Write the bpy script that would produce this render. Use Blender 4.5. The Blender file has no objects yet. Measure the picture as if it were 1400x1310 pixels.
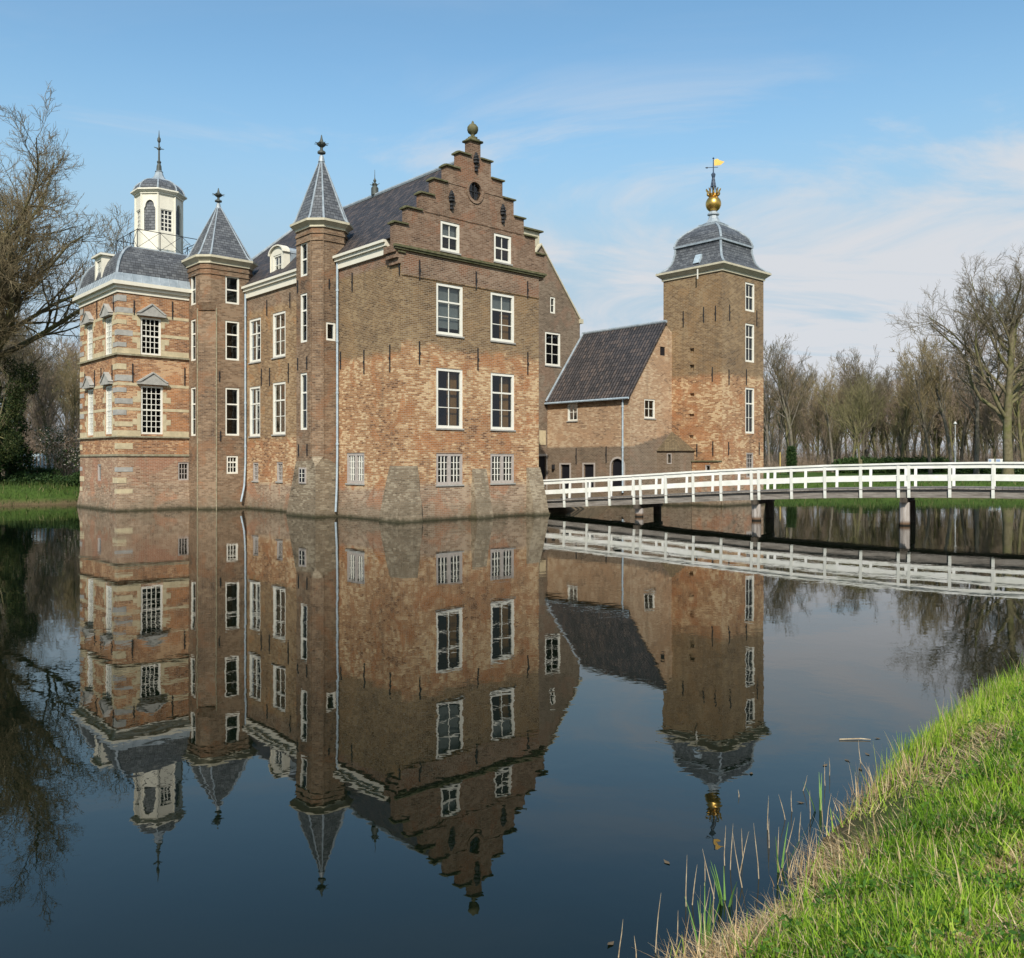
import bpy, math, random
import numpy as np
from mathutils import Vector, Matrix
from mathutils.geometry import tessellate_polygon
R = math.radians
random.seed(7); rng = np.random.default_rng(7)
sc = bpy.context.scene
col = sc.collection

# ------------------------------------------------------------------ node helpers
class NT:
    def __init__(s, name):
        s.m = bpy.data.materials.new(name); s.m.use_nodes = True
        s.t = s.m.node_tree; s.t.nodes.clear()
        s.out = s.n('ShaderNodeOutputMaterial')
    def n(s, typ, **kw):
        nd = s.t.nodes.new(typ)
        for k, v in kw.items():
            if k.startswith('_'): setattr(nd, k[1:], v)
            else:
                i = nd.inputs[int(k[1:])] if k[0] == 'i' and k[1:].isdigit() else nd.inputs[k.replace('__', ' ')]
                s.put(i, v)
        return nd
    def put(s, i, v):
        if isinstance(v, bpy.types.Node): v = v.outputs[0]
        if isinstance(v, bpy.types.NodeSocket): s.t.links.new(v, i)
        elif isinstance(v, tuple) and len(v) == 3 and i.type == 'RGBA': i.default_value = (*v, 1)
        else: i.default_value = v
    def math(s, op, a, b=0.0, clamp=False):
        nd = s.n('ShaderNodeMath', _operation=op, _use_clamp=clamp); s.put(nd.inputs[0], a); s.put(nd.inputs[1], b); return nd.outputs[0]
    def mix(s, f, a, b, blend='MIX'):
        nd = s.n('ShaderNodeMix', _data_type='RGBA', _blend_type=blend); s.put(nd.inputs[0], f); s.put(nd.inputs[6], a); s.put(nd.inputs[7], b); return nd.outputs[2]
    def ramp(s, f, stops, interp='LINEAR'):
        nd = s.n('ShaderNodeValToRGB'); s.put(nd.inputs[0], f); cr = nd.color_ramp; cr.interpolation = interp
        while len(cr.elements) < len(stops): cr.elements.new(.5)
        for e, (p, c) in zip(cr.elements, stops):
            e.position = p; e.color = (c, c, c, 1) if isinstance(c, (int, float)) else (*c, 1)
        return nd.outputs[0]
    def noise(s, vec, scale, detail=3, rough=.55, dist=0.0):
        nd = s.n('ShaderNodeTexNoise', Scale=scale, Detail=detail, Roughness=rough, Distortion=dist); s.put(nd.inputs['Vector'], vec); return nd.outputs['Fac']
    def mapr(s, v, a, b, c=0.0, d=1.0, smooth=False):
        nd = s.n('ShaderNodeMapRange'); s.put(nd.inputs[0], v)
        if smooth: nd.interpolation_type = 'SMOOTHSTEP'
        for i, x in zip((1, 2, 3, 4), (a, b, c, d)): nd.inputs[i].default_value = x
        return nd.outputs[0]
    def obj(s): return s.n('ShaderNodeTexCoord').outputs['Object']
    def uv(s): return s.n('ShaderNodeTexCoord').outputs['UV']
    def scl(s, vec, x, y, z):
        nd = s.n('ShaderNodeMapping'); s.put(nd.inputs[0], vec); nd.inputs['Scale'].default_value = (x, y, z); return nd.outputs[0]
    def bsdf(s, color, rough=.8, bump=None, strength=.3, dist=.01, spec=.3, metal=0.0, **kw):
        b = s.n('ShaderNodeBsdfPrincipled'); s.put(b.inputs['Base Color'], color if not isinstance(color, tuple) else (*color[:3], 1))
        s.put(b.inputs['Roughness'], rough); b.inputs['Specular IOR Level'].default_value = spec; b.inputs['Metallic'].default_value = metal
        if bump is not None:
            bn = s.n('ShaderNodeBump', Strength=strength, Distance=dist); s.put(bn.inputs['Height'], bump); s.t.links.new(bn.outputs[0], b.inputs['Normal'])
        s.t.links.new(b.outputs[0], s.out.inputs[0]); return b

M = {}
def simple(name, c, rough=.7, var=.25, scale=3.0, spec=.3, metal=0.0, c2=None, bstr=.2):
    t = NT(name); o = t.obj(); n = t.noise(o, scale, 5, .6)
    c2 = c2 or tuple(x * (1 - var) for x in c)
    colr = t.ramp(n, [(.3, c2), (.7, c)])
    t.bsdf(colr, rough, t.noise(o, scale * 8, 3), bstr, .01, spec, metal); M[name] = t.m

# brick: zones = list of (z_from, wobble, (dark, mid, light, accent)) from bottom to top
def brick(name, zones, mortar=(.40, .35, .28), patch=.0, moss=True, stairs=False):
    t = NT(name); o = t.obj(); uv = t.uv()
    sep = t.n('ShaderNodeSeparateXYZ', Vector=o).outputs[2]
    big = t.noise(o, .42, 4, .6, .4); med = t.noise(t.scl(o, 1.4, 1.4, 3.2), 1.1, 4, .65); fine = t.noise(t.scl(o, 5.5, 5.5, 13), 1.0, 3, .75)
    bk = t.n('ShaderNodeTexBrick', _offset=.5, _squash=1.0)
    t.put(bk.inputs['Vector'], uv)
    for k, v in (('Color1', (.15, .15, .15, 1)), ('Color2', (.95, .95, .95, 1)), ('Mortar', (.5, .5, .5, 1)), ('Scale', 1.0), ('Mortar Size', .011), ('Mortar Smooth', .35), ('Bias', 0.0), ('Brick Width', .25), ('Row Height', .082)):
        bk.inputs[k].default_value = v
    bval = t.n('ShaderNodeSeparateColor', Color=bk.outputs['Color']).outputs[0]
    f = t.math('ADD', t.math('MULTIPLY', med, .42), t.math('ADD', t.math('MULTIPLY', bval, .40), t.math('MULTIPLY', fine, .46)))
    f = t.math('ADD', t.math('SUBTRACT', f, .07), t.math('MULTIPLY', t.math('SUBTRACT', big, .5), .75))
    if stairs:  # toothed junction of older brickwork climbing along the end wall
        sx_ = t.n('ShaderNodeSeparateXYZ', Vector=o).outputs[0]
        sepb = t.math('SUBTRACT', sep, t.math('MULTIPLY', t.math('MAXIMUM', t.math('SNAP', t.math('SUBTRACT', sx_, 18.25), .42), 0.0), .235))
    else: sepb = sep
    cur = None
    for z0, wob, (d, m, l, acc) in zones:
        c = t.ramp(f, [(.36, d), (.50, m), (.60, m), (.72, l)])
        pm = t.mapr(t.noise(o, .75, 3, .6, .8), .52, .62, 0, .85, True)
        c = t.mix(pm, c, t.mix(t.math('MULTIPLY', bval, .8), acc, t.ramp(f, [(.3, tuple(x * .62 for x in acc)), (.8, tuple(min(1, x * 1.5) for x in acc))])))
        if cur is None: cur = c
        else:
            zz = t.math('ADD', sepb, t.math('MULTIPLY', t.math('SUBTRACT', t.noise(o, .9, 4, .6), .5), wob))
            cur = t.mix(t.mapr(zz, z0 - .15, z0 + .15) if wob > .1 else t.mapr(zz, z0 - .06, z0 + .06), cur, c)
    cur = t.mix(t.math('MULTIPLY', bk.outputs['Fac'], .55), cur, (*mortar, 1))
    # soot and lime streaks
    st = t.noise(t.scl(o, 2.2, 2.2, .25), 1.0, 4, .6)
    cur = t.mix(t.mapr(st, .55, .75, 0, .35), cur, (.09, .075, .055, 1))
    st2 = t.noise(t.scl(o, 1.0, 1.0, 1.5), 3.6, 5, .8)
    cur = t.mix(t.mapr(st2, .58, .74, 0, .4), cur, (.50, .43, .33, 1))
    if moss:
        zz = t.math('ADD', sep, t.math('MULTIPLY', t.math('SUBTRACT', t.noise(o, 1.3, 5, .65), .5), 2.0))
        cur = t.mix(t.mapr(zz, .95, .1, 0, .7), cur, t.ramp(t.noise(o, 4, 4, .7), [(.35, (.115, .09, .06)), (.6, (.225, .18, .125)), (.75, (.34, .295, .225))]))
        cur = t.mix(t.mapr(zz, -.05, -.4, 0, .85), cur, (.11, .12, .035, 1))
        wl = t.math('ADD', sep, t.math('MULTIPLY', t.math('SUBTRACT', t.noise(o, 3.5, 4, .7), .5), .28))
        cur = t.mix(t.mapr(wl, .20, .04, 0, .85), cur, (.035, .034, .018, 1))
    t.bsdf(cur, .9, t.math('ADD', t.math('MULTIPLY', bk.outputs['Fac'], -.8), t.noise(o, 9, 4, .7)), .45, .02, .15)
    M[name] = t.m

LOWB = ((.125, .054, .023), (.335, .17, .075), (.57, .40, .225), (.30, .12, .042))
UPB = ((.083, .048, .022), (.170, .103, .049), (.27, .18, .092), (.20, .118, .052))
REDB = ((.085, .048, .030), (.165, .098, .062), (.25, .165, .112), (.19, .09, .05))
TURB = ((.08, .048, .031), (.163, .101, .060), (.265, .178, .112), (.195, .10, .052))
BASEB = ((.10, .065, .040), (.24, .155, .098), (.38, .275, .185), (.28, .13, .068))
brick('brick_main', [(-5, 0, BASEB), (1.65, .25, LOWB), (7.9, 1.3, UPB), (11.05, .05, REDB)])
brick('brick_side', [(-5, 0, BASEB), (1.45, .2, LOWB), (7.6, .5, UPB), (11.6, .1, REDB)])
WINGB = ((.11, .06, .030), (.22, .13, .06), (.35, .23, .12), (.27, .135, .05))
brick('brick_wing', [(-5, 0, BASEB), (1.5, .2, LOWB), (3.9, .8, WINGB), (11.2, .5, TURB)])
brick('brick_gable', [(-5, 0, REDB)], mortar=(.30, .25, .2), moss=False)
brick('brick_turret', [(-5, 0, TURB)], mortar=(.26, .22, .17))
PAV = ((.13, .058, .028), (.29, .135, .060), (.52, .32, .17), (.34, .145, .055))
brick('brick_pavilion', [(-5, 0, BASEB), (1.5, .4, ((.16, .085, .05), (.28, .165, .10), (.42, .29, .19), (.30, .14, .08))), (3.06, .02, PAV)])
brick('brick_corner', [(-5, 0, BASEB), (2.0, .3, LOWB), (8.0, .35, UPB)])
brick('brick_house', [(-5, 0, ((.09, .062, .042), (.145, .10, .066), (.2, .145, .1), (.16, .10, .065))), (3.62, .03, ((.20, .12, .07), (.36, .225, .13), (.50, .37, .24), (.34, .205, .115)))], stairs=True)
brick('brick_rear', [(-5, 0, ((.09, .065, .045), (.15, .108, .075), (.22, .165, .118), (.17, .105, .07)))], mortar=(.27, .23, .18))
brick('brick_annex', [(-5, 0, ((.09, .062, .042), (.145, .10, .066), (.2, .145, .1), (.16, .10, .065)))])
simple('earth', (.17, .13, .085), .95, .5, 4, .1)
brick('rubble', [(-5, 0, ((.085, .062, .040), (.195, .145, .094), (.32, .26, .18), (.15, .115, .075)))], mortar=(.22, .2, .16))
simple('weathered_stone', (.36, .32, .23), .9, .4, 5, .1, c2=(.17, .15, .09))
simple('white_paint', (.74, .71, .62), .5, .1, 5, .35)
simple('cream_paint', (.72, .675, .56), .55, .12, 4, .3)
simple('cornice_stone', (.55, .50, .37), .7, .25, 3, .2)
simple('frame_stone', (.42, .37, .33), .8, .25, 6, .2)
simple('sandstone', (.56, .47, .305), .85, .3, 4, .15)
simple('grey_stone', (.40, .385, .35), .85, .3, 4, .15)
simple('mossy_stone', (.16, .145, .088), .95, .5, 5, .1, c2=(.065, .068, .03))
simple('lead', (.34, .38, .41), .45, .3, 3, .5, c2=(.20, .235, .26))
simple('iron', (.02, .02, .022), .6, .2, 10, .4)
simple('patina', (.075, .085, .075), .6, .4, 6, .4)
simple('gilt', (.62, .38, .10), .34, .15, 6, .5, .9)
simple('blue_lead', (.05, .075, .12), .5, .3, 6, .4)
simple('door_and_shade_dark', (.012, .012, .016), .6, .3, 6, .3)  # dark doors, and painted-in shade for the rooms behind windows
simple('curtain', (.42, .22, .075), .9, .3, 4, .1)
simple('blind', (.38, .38, .36), .9, .15, 4, .1)
simple('zinc', (.42, .50, .56), .4, .25, 5, .5, c2=(.28, .34, .38))

def tiles(name, c1, c2, c3, w, h, wave=False, bstr=.6):
    t = NT(name); uv = t.uv(); o = t.obj()
    bk = t.n('ShaderNodeTexBrick', _offset=.0 if wave else .5); t.put(bk.inputs['Vector'], uv)
    for k, v in (('Color1', (0, 0, 0, 1)), ('Color2', (1, 1, 1, 1)), ('Mortar', (.0, .0, .0, 1)), ('Scale', 1.0), ('Mortar Size', .014), ('Mortar Smooth', .5), ('Brick Width', w), ('Row Height', h)): bk.inputs[k].default_value = v
    f = t.math('ADD', t.math('MULTIPLY', t.n('ShaderNodeSeparateColor', Color=bk.outputs['Color']).outputs[0], .45), t.math('MULTIPLY', t.noise(o, 1.7, 5, .7), .62))
    c = t.ramp(f, [(.2, c1), (.5, c2), (.85, c3)])
    c = t.mix(t.mapr(t.noise(t.scl(o, 1, 1, .6), 3.1, 5, .75), .62, .75, 0, .55), c, (*[x * 2.6 for x in c3], 1))
    c = t.mix(t.math('MULTIPLY', bk.outputs['Fac'], .8), c, (.008, .008, .01, 1))
    hgt = t.math('MULTIPLY', bk.outputs['Fac'], -1.0)
    sx = t.n('ShaderNodeSeparateXYZ', Vector=uv)
    saw = t.math('FRACT', t.math('DIVIDE', sx.outputs[1], h))
    hgt = t.math('ADD', hgt, t.math('MULTIPLY', saw, -1.0))
    if wave:
        hgt = t.math('ADD', hgt, t.math('MULTIPLY', t.math('SINE', t.math('MULTIPLY', sx.outputs[0], 2 * math.pi / w)), 1.3))
    t.bsdf(c, .55, hgt, bstr, .04, .35); M[name] = t.m
tiles('pantile', (.022, .019, .019), (.043, .037, .037), (.095, .07, .058), .24, .34, True)
tiles('slate', (.052, .055, .060), (.092, .096, .104), (.15, .155, .16), .26, .16, bstr=.4)
tiles('brown_tile', (.10, .075, .045), (.16, .12, .07), (.22, .17, .1), .2, .16, bstr=.4)

def glass_mat():
    t = NT('window_glass')
    tr = t.n('ShaderNodeBsdfTransparent'); tr.inputs[0].default_value = (.62, .66, .66, 1)
    gl = t.n('ShaderNodeBsdfGlossy'); gl.inputs['Roughness'].default_value = .03; gl.inputs['Color'].default_value = (.9, .95, 1, 1)
    bn = t.n('ShaderNodeBump', Strength=.12, Distance=.05); t.put(bn.inputs['Height'], t.noise(t.obj(), 1.5, 2)); t.t.links.new(bn.outputs[0], gl.inputs['Normal'])
    lw = t.n('ShaderNodeLayerWeight'); lw.inputs[0].default_value = .35
    f = t.math('ADD', t.math('MULTIPLY', lw.outputs['Fresnel'], .45), .03, True)
    mx = t.n('ShaderNodeMixShader'); t.put(mx.inputs[0], f); t.t.links.new(tr.outputs[0], mx.inputs[1]); t.t.links.new(gl.outputs[0], mx.inputs[2])
    t.t.links.new(mx.outputs[0], t.out.inputs[0]); M['glass'] = t.m
glass_mat()

# ------------------------------------------------------------------ mesh builder
class MB:
    def __init__(s): s.v = []; s.f = []; s.mi = []; s.cur = 0
    def add(s, pts): i = len(s.v); s.v += [tuple(p) for p in pts]; return i
    def face(s, pts):
        i = s.add(pts); s.f.append(tuple(range(i, i + len(pts)))); s.mi.append(s.cur)
    def faces(s, pts, fs):
        i = s.add(pts)
        for f in fs: s.f.append(tuple(i + k for k in f)); s.mi.append(s.cur)
    def hexa(s, b, t):  # bottom 4 pts ccw, top 4 pts
        n = len(b)
        s.faces(list(b) + list(t), [tuple(range(n - 1, -1, -1)), tuple(range(n, 2 * n))] + [(k, (k + 1) % n, n + (k + 1) % n, n + k) for k in range(n)])
    def box(s, x0, x1, y0, y1, z0, z1):
        s.hexa([(x0, y0, z0), (x1, y0, z0), (x1, y1, z0), (x0, y1, z0)], [(x0, y0, z1), (x1, y0, z1), (x1, y1, z1), (x0, y1, z1)])
    def prism(s, poly, z0, z1, top=None):
        s.hexa([(x, y, z0) for x, y in poly], [(x, y, z1) for x, y in (top or poly)])
    def tube(s, a, b, r0, r1=None, n=8, caps=True):
        r1 = r0 if r1 is None else r1; a = Vector(a); b = Vector(b); d = (b - a).normalized()
        x = d.orthogonal().normalized(); y = d.cross(x)
        ra = [a + x * math.cos(q) * r0 + y * math.sin(q) * r0 for q in [2 * math.pi * k / n for k in range(n)]]
        rb = [b + x * math.cos(q) * r1 + y * math.sin(q) * r1 for q in [2 * math.pi * k / n for k in range(n)]]
        s.hexa(ra, rb)
    def lathe(s, cx, cy, prof, n=16, rot=0.0, poly=None):  # prof: (r, z)
        dirs = poly or [(math.cos(rot + 2 * math.pi * k / n), math.sin(rot + 2 * math.pi * k / n)) for k in range(n)]
        n = len(dirs); pts = [(cx + dx * r, cy + dy * r, z) for r, z in prof for dx, dy in dirs]; fs = []
        for j in range(len(prof) - 1):
            for k in range(n): fs.append((j * n + k, j * n + (k + 1) % n, (j + 1) * n + (k + 1) % n, (j + 1) * n + k))
        fs.append(tuple(range(n - 1, -1, -1))); fs.append(tuple(range((len(prof) - 1) * n, len(prof) * n)))
        s.faces(pts, fs)
    def build(s, name, mats, parent=None, smooth=False, label=None):
        me = bpy.data.meshes.new(name); me.from_pydata(s.v, [], s.f)
        if not isinstance(mats, (list, tuple)): mats = [mats]
        for m in mats: me.materials.append(M[m])
        if len(mats) > 1: me.polygons.foreach_set('material_index', s.mi)
        uvl = me.uv_layers.new(name='UVMap'); me.update()
        for p in me.polygons:
            n = p.normal
            t = Vector((0, 0, 1)).cross(n)
            if t.length < .05: t = Vector((1, 0, 0))
            t.normalize(); b = n.cross(t)
            for li in p.loop_indices:
                c = me.vertices[me.loops[li].vertex_index].co; uvl.data[li].uv = (c.dot(t), c.dot(b))
            if smooth: p.use_smooth = True
        o = bpy.data.objects.new(name, me); col.objects.link(o); o.parent = parent
        if label: o['label'] = label
        return o

def empty(name, loc=(0, 0, 0), rz=0.0, label=None, cat=None, group=None):
    o = bpy.data.objects.new(name, None); col.objects.link(o); o.location = loc; o.rotation_euler = (0, 0, rz); o.empty_display_size = .3
    if label: o['label'] = label
    if cat: o['category'] = cat
    if group: o['group'] = group
    return o
def tag(o, label, cat, group=None, kind=None):
    o['label'] = label; o['category'] = cat
    if group: o['group'] = group
    if kind: o['kind'] = kind
    return o
def struct(o): o['kind'] = 'structure'; return o
def copy_tree(o, parent=None):
    c = o.copy(); col.objects.link(c); c.parent = parent
    for ch in list(o.children): copy_tree(ch, c)
    return c

# ------------------------------------------------------------------ castle frame: local x runs along the stepped gable, local y along the long west side
ANG = R(42.3); P0 = (-4.922, 38.5, 0)
castle = empty('castle', P0, ANG, 'brown and orange brick castle with stepped gable, spired turrets and towers rising from the moat', 'castle')
class Face:
    def __init__(s, o, d, n): s.o = o; s.d = d; s.n = n
    def p(s, t, z, dep=0.0): return (s.o[0] + s.d[0] * t - s.n[0] * dep, s.o[1] + s.d[1] * t - s.n[1] * dep, z)
    def box(s, mb, a, b, z0, z1, d0, d1):
        mb.hexa([s.p(a, z0, d0), s.p(b, z0, d0), s.p(b, z0, d1), s.p(a, z0, d1)], [s.p(a, z1, d0), s.p(b, z1, d0), s.p(b, z1, d1), s.p(a, z1, d1)])
def wall(mb, F, outline, holes=(), dep=.2):
    """flat wall with rectangular (s0,s1,z0,z1) or polygon holes and their reveals"""
    hp = []
    for h in holes:
        hp.append([(h[0], h[2]), (h[1], h[2]), (h[1], h[3]), (h[0], h[3])] if not isinstance(h[0], tuple) else list(h))
    loops = [outline] + hp
    flat = [q for l in loops for q in l]
    tris = tessellate_polygon([[Vector((x, z, 0)) for x, z in l] for l in loops])
    pts = [F.p(x, z) for x, z in flat]
    nn = Vector((F.n[0], F.n[1], 0)); fs = []
    for a, b, c in tris:
        va, vb, vc = Vector(pts[a]), Vector(pts[b]), Vector(pts[c])
        cr = (vb - va).cross(vc - va)
        if cr.length < 1e-9: continue
        fs.append((a, b, c) if cr.dot(nn) > 0 else (a, c, b))
    mb.faces(pts, fs)
    for l in hp:
        n = len(l)
        for k in range(n):
            a, b = l[k], l[(k + 1) % n]
            mb.face([F.p(*a), F.p(*b), F.p(*b, dep), F.p(*a, dep)])

def window(F, a, b, z0, z1, cols=2, rows=3, heavy=(1,), fw=.10, mat='white_paint', bar=.035, sill=True, curtain=None, blind=None, name='window', off=0.0, split=None):
    m = MB(); d0, d1 = .03 + off, .15 + off
    F.box(m, a, a + fw, z0, z1, d0, d1); F.box(m, b - fw, b, z0, z1, d0, d1)
    F.box(m, a + fw, b - fw, z0, z0 + fw, d0, d1); F.box(m, a + fw, b - fw, z1 - fw, z1, d0, d1)
    ia, ib, iz0, iz1 = a + fw, b - fw, z0 + fw, z1 - fw
    for k in range(1, rows):
        z = iz1 - (iz1 - iz0) * k / rows; w = .04 if k in heavy else bar / 2
        F.box(m, ia, ib, z - w, z + w, d0 + .035 if k in heavy else d0 + .05, d1 - .03)
    for k in range(1, cols):
        x = ia + (ib - ia) * k / cols; w = bar / 2
        if split and k == split: w = .07
        F.box(m, x - w, x + w, iz0, iz1, d0 + .047, d1 - .033)
    w_ = m.build(name, mat, castle)
    g = MB(); g.face([F.p(ia - .01, iz0 - .01, d1 - .05), F.p(ib + .01, iz0 - .01, d1 - .05), F.p(ib + .01, iz1 + .01, d1 - .05), F.p(ia - .01, iz1 + .01, d1 - .05)])
    g.build('pane', 'glass', w_)
    if sill:
        s = MB(); F.box(s, a - .04, b + .04, z0 - .07, z0 - .002, -.06, .19); s.build('sill', 'grey_stone', w_)
    if curtain:
        c = MB(); x0, x1 = ia + (ib - ia) * curtain[0], ia + (ib - ia) * curtain[1]; n = 14
        for k in range(n):
            p, q = x0 + (x1 - x0) * k / n, x0 + (x1 - x0) * (k + 1) / n
            c.face([F.p(p, iz0, .32 + .05 * (k % 2)), F.p(q, iz0, .32 + .05 * ((k + 1) % 2)), F.p(q, iz1, .32 + .05 * ((k + 1) % 2)), F.p(p, iz1, .32 + .05 * (k % 2))])
        c.build('curtain', 'curtain', w_)
    if blind:
        c = MB(); zb = iz1 - (iz1 - iz0) * blind; F.box(c, ia, ib, zb, iz1 + .02, .22, .235); c.build('blind', 'blind', w_)
    return w_
AN = None
def anchor(F, t, z0, z1):
    global AN
    key = round(z1 - z0, 1)
    if AN is None:
        m = MB(); m.box(-.022, .022, -.05, .02, 0, 1); m.box(-.05, .05, -.065, -.045, .46, .54); AN = m.build('wall_anchor', 'iron', castle); o = AN
    else:
        o = AN.copy(); col.objects.link(o); o.parent = castle
    x, y, _ = F.p(t, z0); o.location = (x, y, z0); o.scale = (1, 1, z1 - z0); o.rotation_euler = (0, 0, math.atan2(F.n[1], F.n[0]) + math.pi / 2)

G = Face((0, 0), (1, 0), (0, -1)); S = Face((0, 0), (0, 1), (-1, 0))
BOT = -.8
# ---- main block walls
gw = [(1.95, 3.53, 8.57, 10.94), (5.25, 6.82, 8.58, 10.94), (1.95, 3.52, 4.24, 7.02), (5.26, 6.82, 4.26, 7.02)]
gb = [(1.95, 3.52, 1.62, 3.08), (5.24, 6.81, 1.64, 3.08)]
m = MB(); wall(m, G, [(0, BOT), (8.5, BOT), (8.5, 12.3), (0, 12.3)], gw + gb)
m.box(0, 8.5, -.035, -.003, 11.0, 11.09)
# relieving-arch scars and a flat brick string
m.build('gable_wall', 'brick_main', castle, label='gable end wall, brown brick above and patched orange brick below')
sw_main = [(2.99, 4.56, 1.66, 3.11)]
m = MB(); wall(m, S, [(0, BOT), (6.0, BOT), (6.0, 12.65), (0, 12.65)], sw_main)
m.build('side_wall', 'brick_side', castle, label='long side wall patched in tan and orange brick')
ww = [(13.6, 15.05, 8.33, 10.8), (10.72, 12.2, 8.36, 10.8), (13.68, 15.03, 4.13, 6.95), (10.72, 12.2, 4.17, 7.0)]
wb = [(13.9, 14.6, 1.6, 2.65), (11.03, 11.73, 1.62, 2.67)]
m = MB(); wall(m, S, [(6.0, BOT), (18, BOT), (18, 12.65), (6.0, 12.65)], ww + wb)
m.build('wing_wall', 'brick_wing', castle)
m = MB()
m.face([(8.5, 0, BOT), (8.5, 22, BOT), (8.5, 22, 12.65), (8.5, 0, 12.65)]); m.face([(0, 22, BOT), (8.5, 22, BOT), (8.5, 22, 12.65), (0, 22, 12.65)])
m.face([(0, 18, BOT), (0, 22, BOT), (0, 22, 12.65), (0, 18, 12.65)])
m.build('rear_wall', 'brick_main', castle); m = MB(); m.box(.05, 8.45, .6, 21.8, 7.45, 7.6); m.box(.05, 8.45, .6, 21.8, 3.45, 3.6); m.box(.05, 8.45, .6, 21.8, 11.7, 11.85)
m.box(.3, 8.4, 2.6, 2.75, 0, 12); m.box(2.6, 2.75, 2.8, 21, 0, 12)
m.build('darkened_partition', 'door_and_shade_dark', castle)  # near-black colour stands in for the shade of the rooms inside
for k, (a, b, z0, z1) in enumerate(gw):
    up = k < 2
    window(G, a, b, z0, z1, 2, 3, (1,), curtain=(.55, 1.0) if k in (1, 2, 3) else None, blind=(.9 if k == 0 else .34 if k == 1 else None), fw=.13)
for a, b, z0, z1 in gb + sw_main:
    window(G if (a, b) != (2.99, 4.56) else S, a, b, z0, z1, 1, 1, (), fw=.13, mat='frame_stone', name='cellar_window')
    F = G if (a, b) != (2.99, 4.56) else S; mm = (a + b) / 2
    q = MB(); F.box(q, mm - .09, mm + .09, z0 + .13, z1 - .13, .03, .16); q.build('mullion', 'frame_stone', castle)
    q = MB()
    for x0, x1 in ((a + .13, mm - .09), (mm + .09, b - .13)):
        for j in (1, 2): x = x0 + (x1 - x0) * j / 3; F.box(q, x - .018, x + .018, z0 + .13, z1 - .13, .045, .08)
        for j in (1, 2, 3): z = z0 + .13 + (z1 - z0 - .26) * j / 4; F.box(q, x0, x1, z - .013, z + .013, .082, .097)
    q.build('window_bars', 'white_paint', castle)
for k, (a, b, z0, z1) in enumerate(ww): window(S, a, b, z0, z1, 2, 3, (1,), fw=.13)
for a, b, z0, z1 in wb: window(S, a, b, z0, z1, 2, 4, (), fw=.09, mat='frame_stone', name='cellar_window')

# ---- stepped gable
st = [(-.34, 13.24), (.31, 14.02), (1.10, 14.83), (1.79, 15.61), (2.53, 16.40), (3.28, 17.18), (3.94, 17.93)]
left = []; x_prev = None
out = [(-.34, 12.3)]
for k, (x, z) in enumerate(st):
    out.append((x, z))
    if k < 6: out.append((st[k + 1][0], z))
full = out + [(8.5 - x, z) for x, z in reversed(out)]
GG = Face((0, -.06), (1, 0), (0, -1))
att = [(2.15, 3.29, 12.44, 13.82), (5.42, 6.56, 12.44, 13.82)]
ocu = [(4.21 + .41 * math.cos(q), 15.56 + .46 * math.sin(q)) for q in [2 * math.pi * k / 20 for k in range(20)]]
m = MB(); wall(m, GG, full, att + [ocu], .25)
n = len(full)
for k in range(n):
    a, b = full[k], full[(k + 1) % n]; m.face([GG.p(*a), GG.p(*b), GG.p(*b, .42), GG.p(*a, .42)])
GB = Face((0, .36), (1, 0), (0, 1)); wall(m, GB, full)
for z in (14.03, 15.62):
    hw = {14.03: 3.02, 15.62: 1.9}[z]
    m.box(4.25 - hw, 4.25 - .55 if z > 15 else 4.25 + hw, -.085, -.063, z, z + .09)
    if z > 15: m.box(4.8, 4.25 + hw, -.085, -.063, z, z + .09)
sg = m.build('stepped_gable', 'brick_gable', castle, label='red-brown crow-stepped gable top')
for k, (x, z) in enumerate(st[:-1]):
    for xa, xb in ((x - .09, st[k + 1][0] - .004), (8.5 - st[k + 1][0] + .004, 8.5 - x + .09)):
        m = MB(); m.box(xa, xb, -.16, .46, z + .002, z + .07); m.hexa([(xa, -.16, z + .07), (xb, -.16, z + .07), (xb, .46, z + .07), (xa, .46, z + .07)], [(xa + .04, .08, z + .13), (xb - .04, .08, z + .13), (xb - .04, .2, z + .13), (xa + .04, .2, z + .13)]); m.build('coping', 'mossy_stone', sg)
m = MB(); m.box(3.85, 4.65, -.16, .46, 17.932, 18.02); m.box(3.98, 4.52, -.05, .35, 18.02, 18.12); m.box(4.08, 4.42, .0, .3, 18.12, 18.22)
m.lathe(4.25, .15, [(.12, 18.22), (.09, 18.3), (.11, 18.34), (.22, 18.42), (.27, 18.55), (.26, 18.68), (.17, 18.8), (.07, 18.86), (.05, 18.95), (.01, 19.0)], 14)
m.build('ball_finial', 'mossy_stone', sg, True)
m = MB(); m.box(-.42, 8.92, -.17, .02, 12.2, 12.3); m.box(-.36, 8.86, -.11, .02, 12.11, 12.198)
m.box(-.2, .2, -.08, .9, 11.98, 12.04)
m.build('string_course', 'mossy_stone', sg)
m = MB(); m.box(-.34, 0, -.003, .9, 11.99, 12.3); m.box(-.25, 0, -.002, .85, 11.75, 11.98); m.box(-.12, 0, 0, .8, 11.5, 11.75)
m.build('corbel', 'brick_gable', sg); m = MB(); m.box(8.5, 8.84, -.003, .5, 11.99, 12.3); m.build('corbel', 'brick_gable', sg)
for k, (a, b, z0, z1) in enumerate(att): window(GG, a, b, z0, z1, 2, 2, (1,), blind=.5 if k == 0 else None, fw=.13)
m = MB(); N = 28
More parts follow.
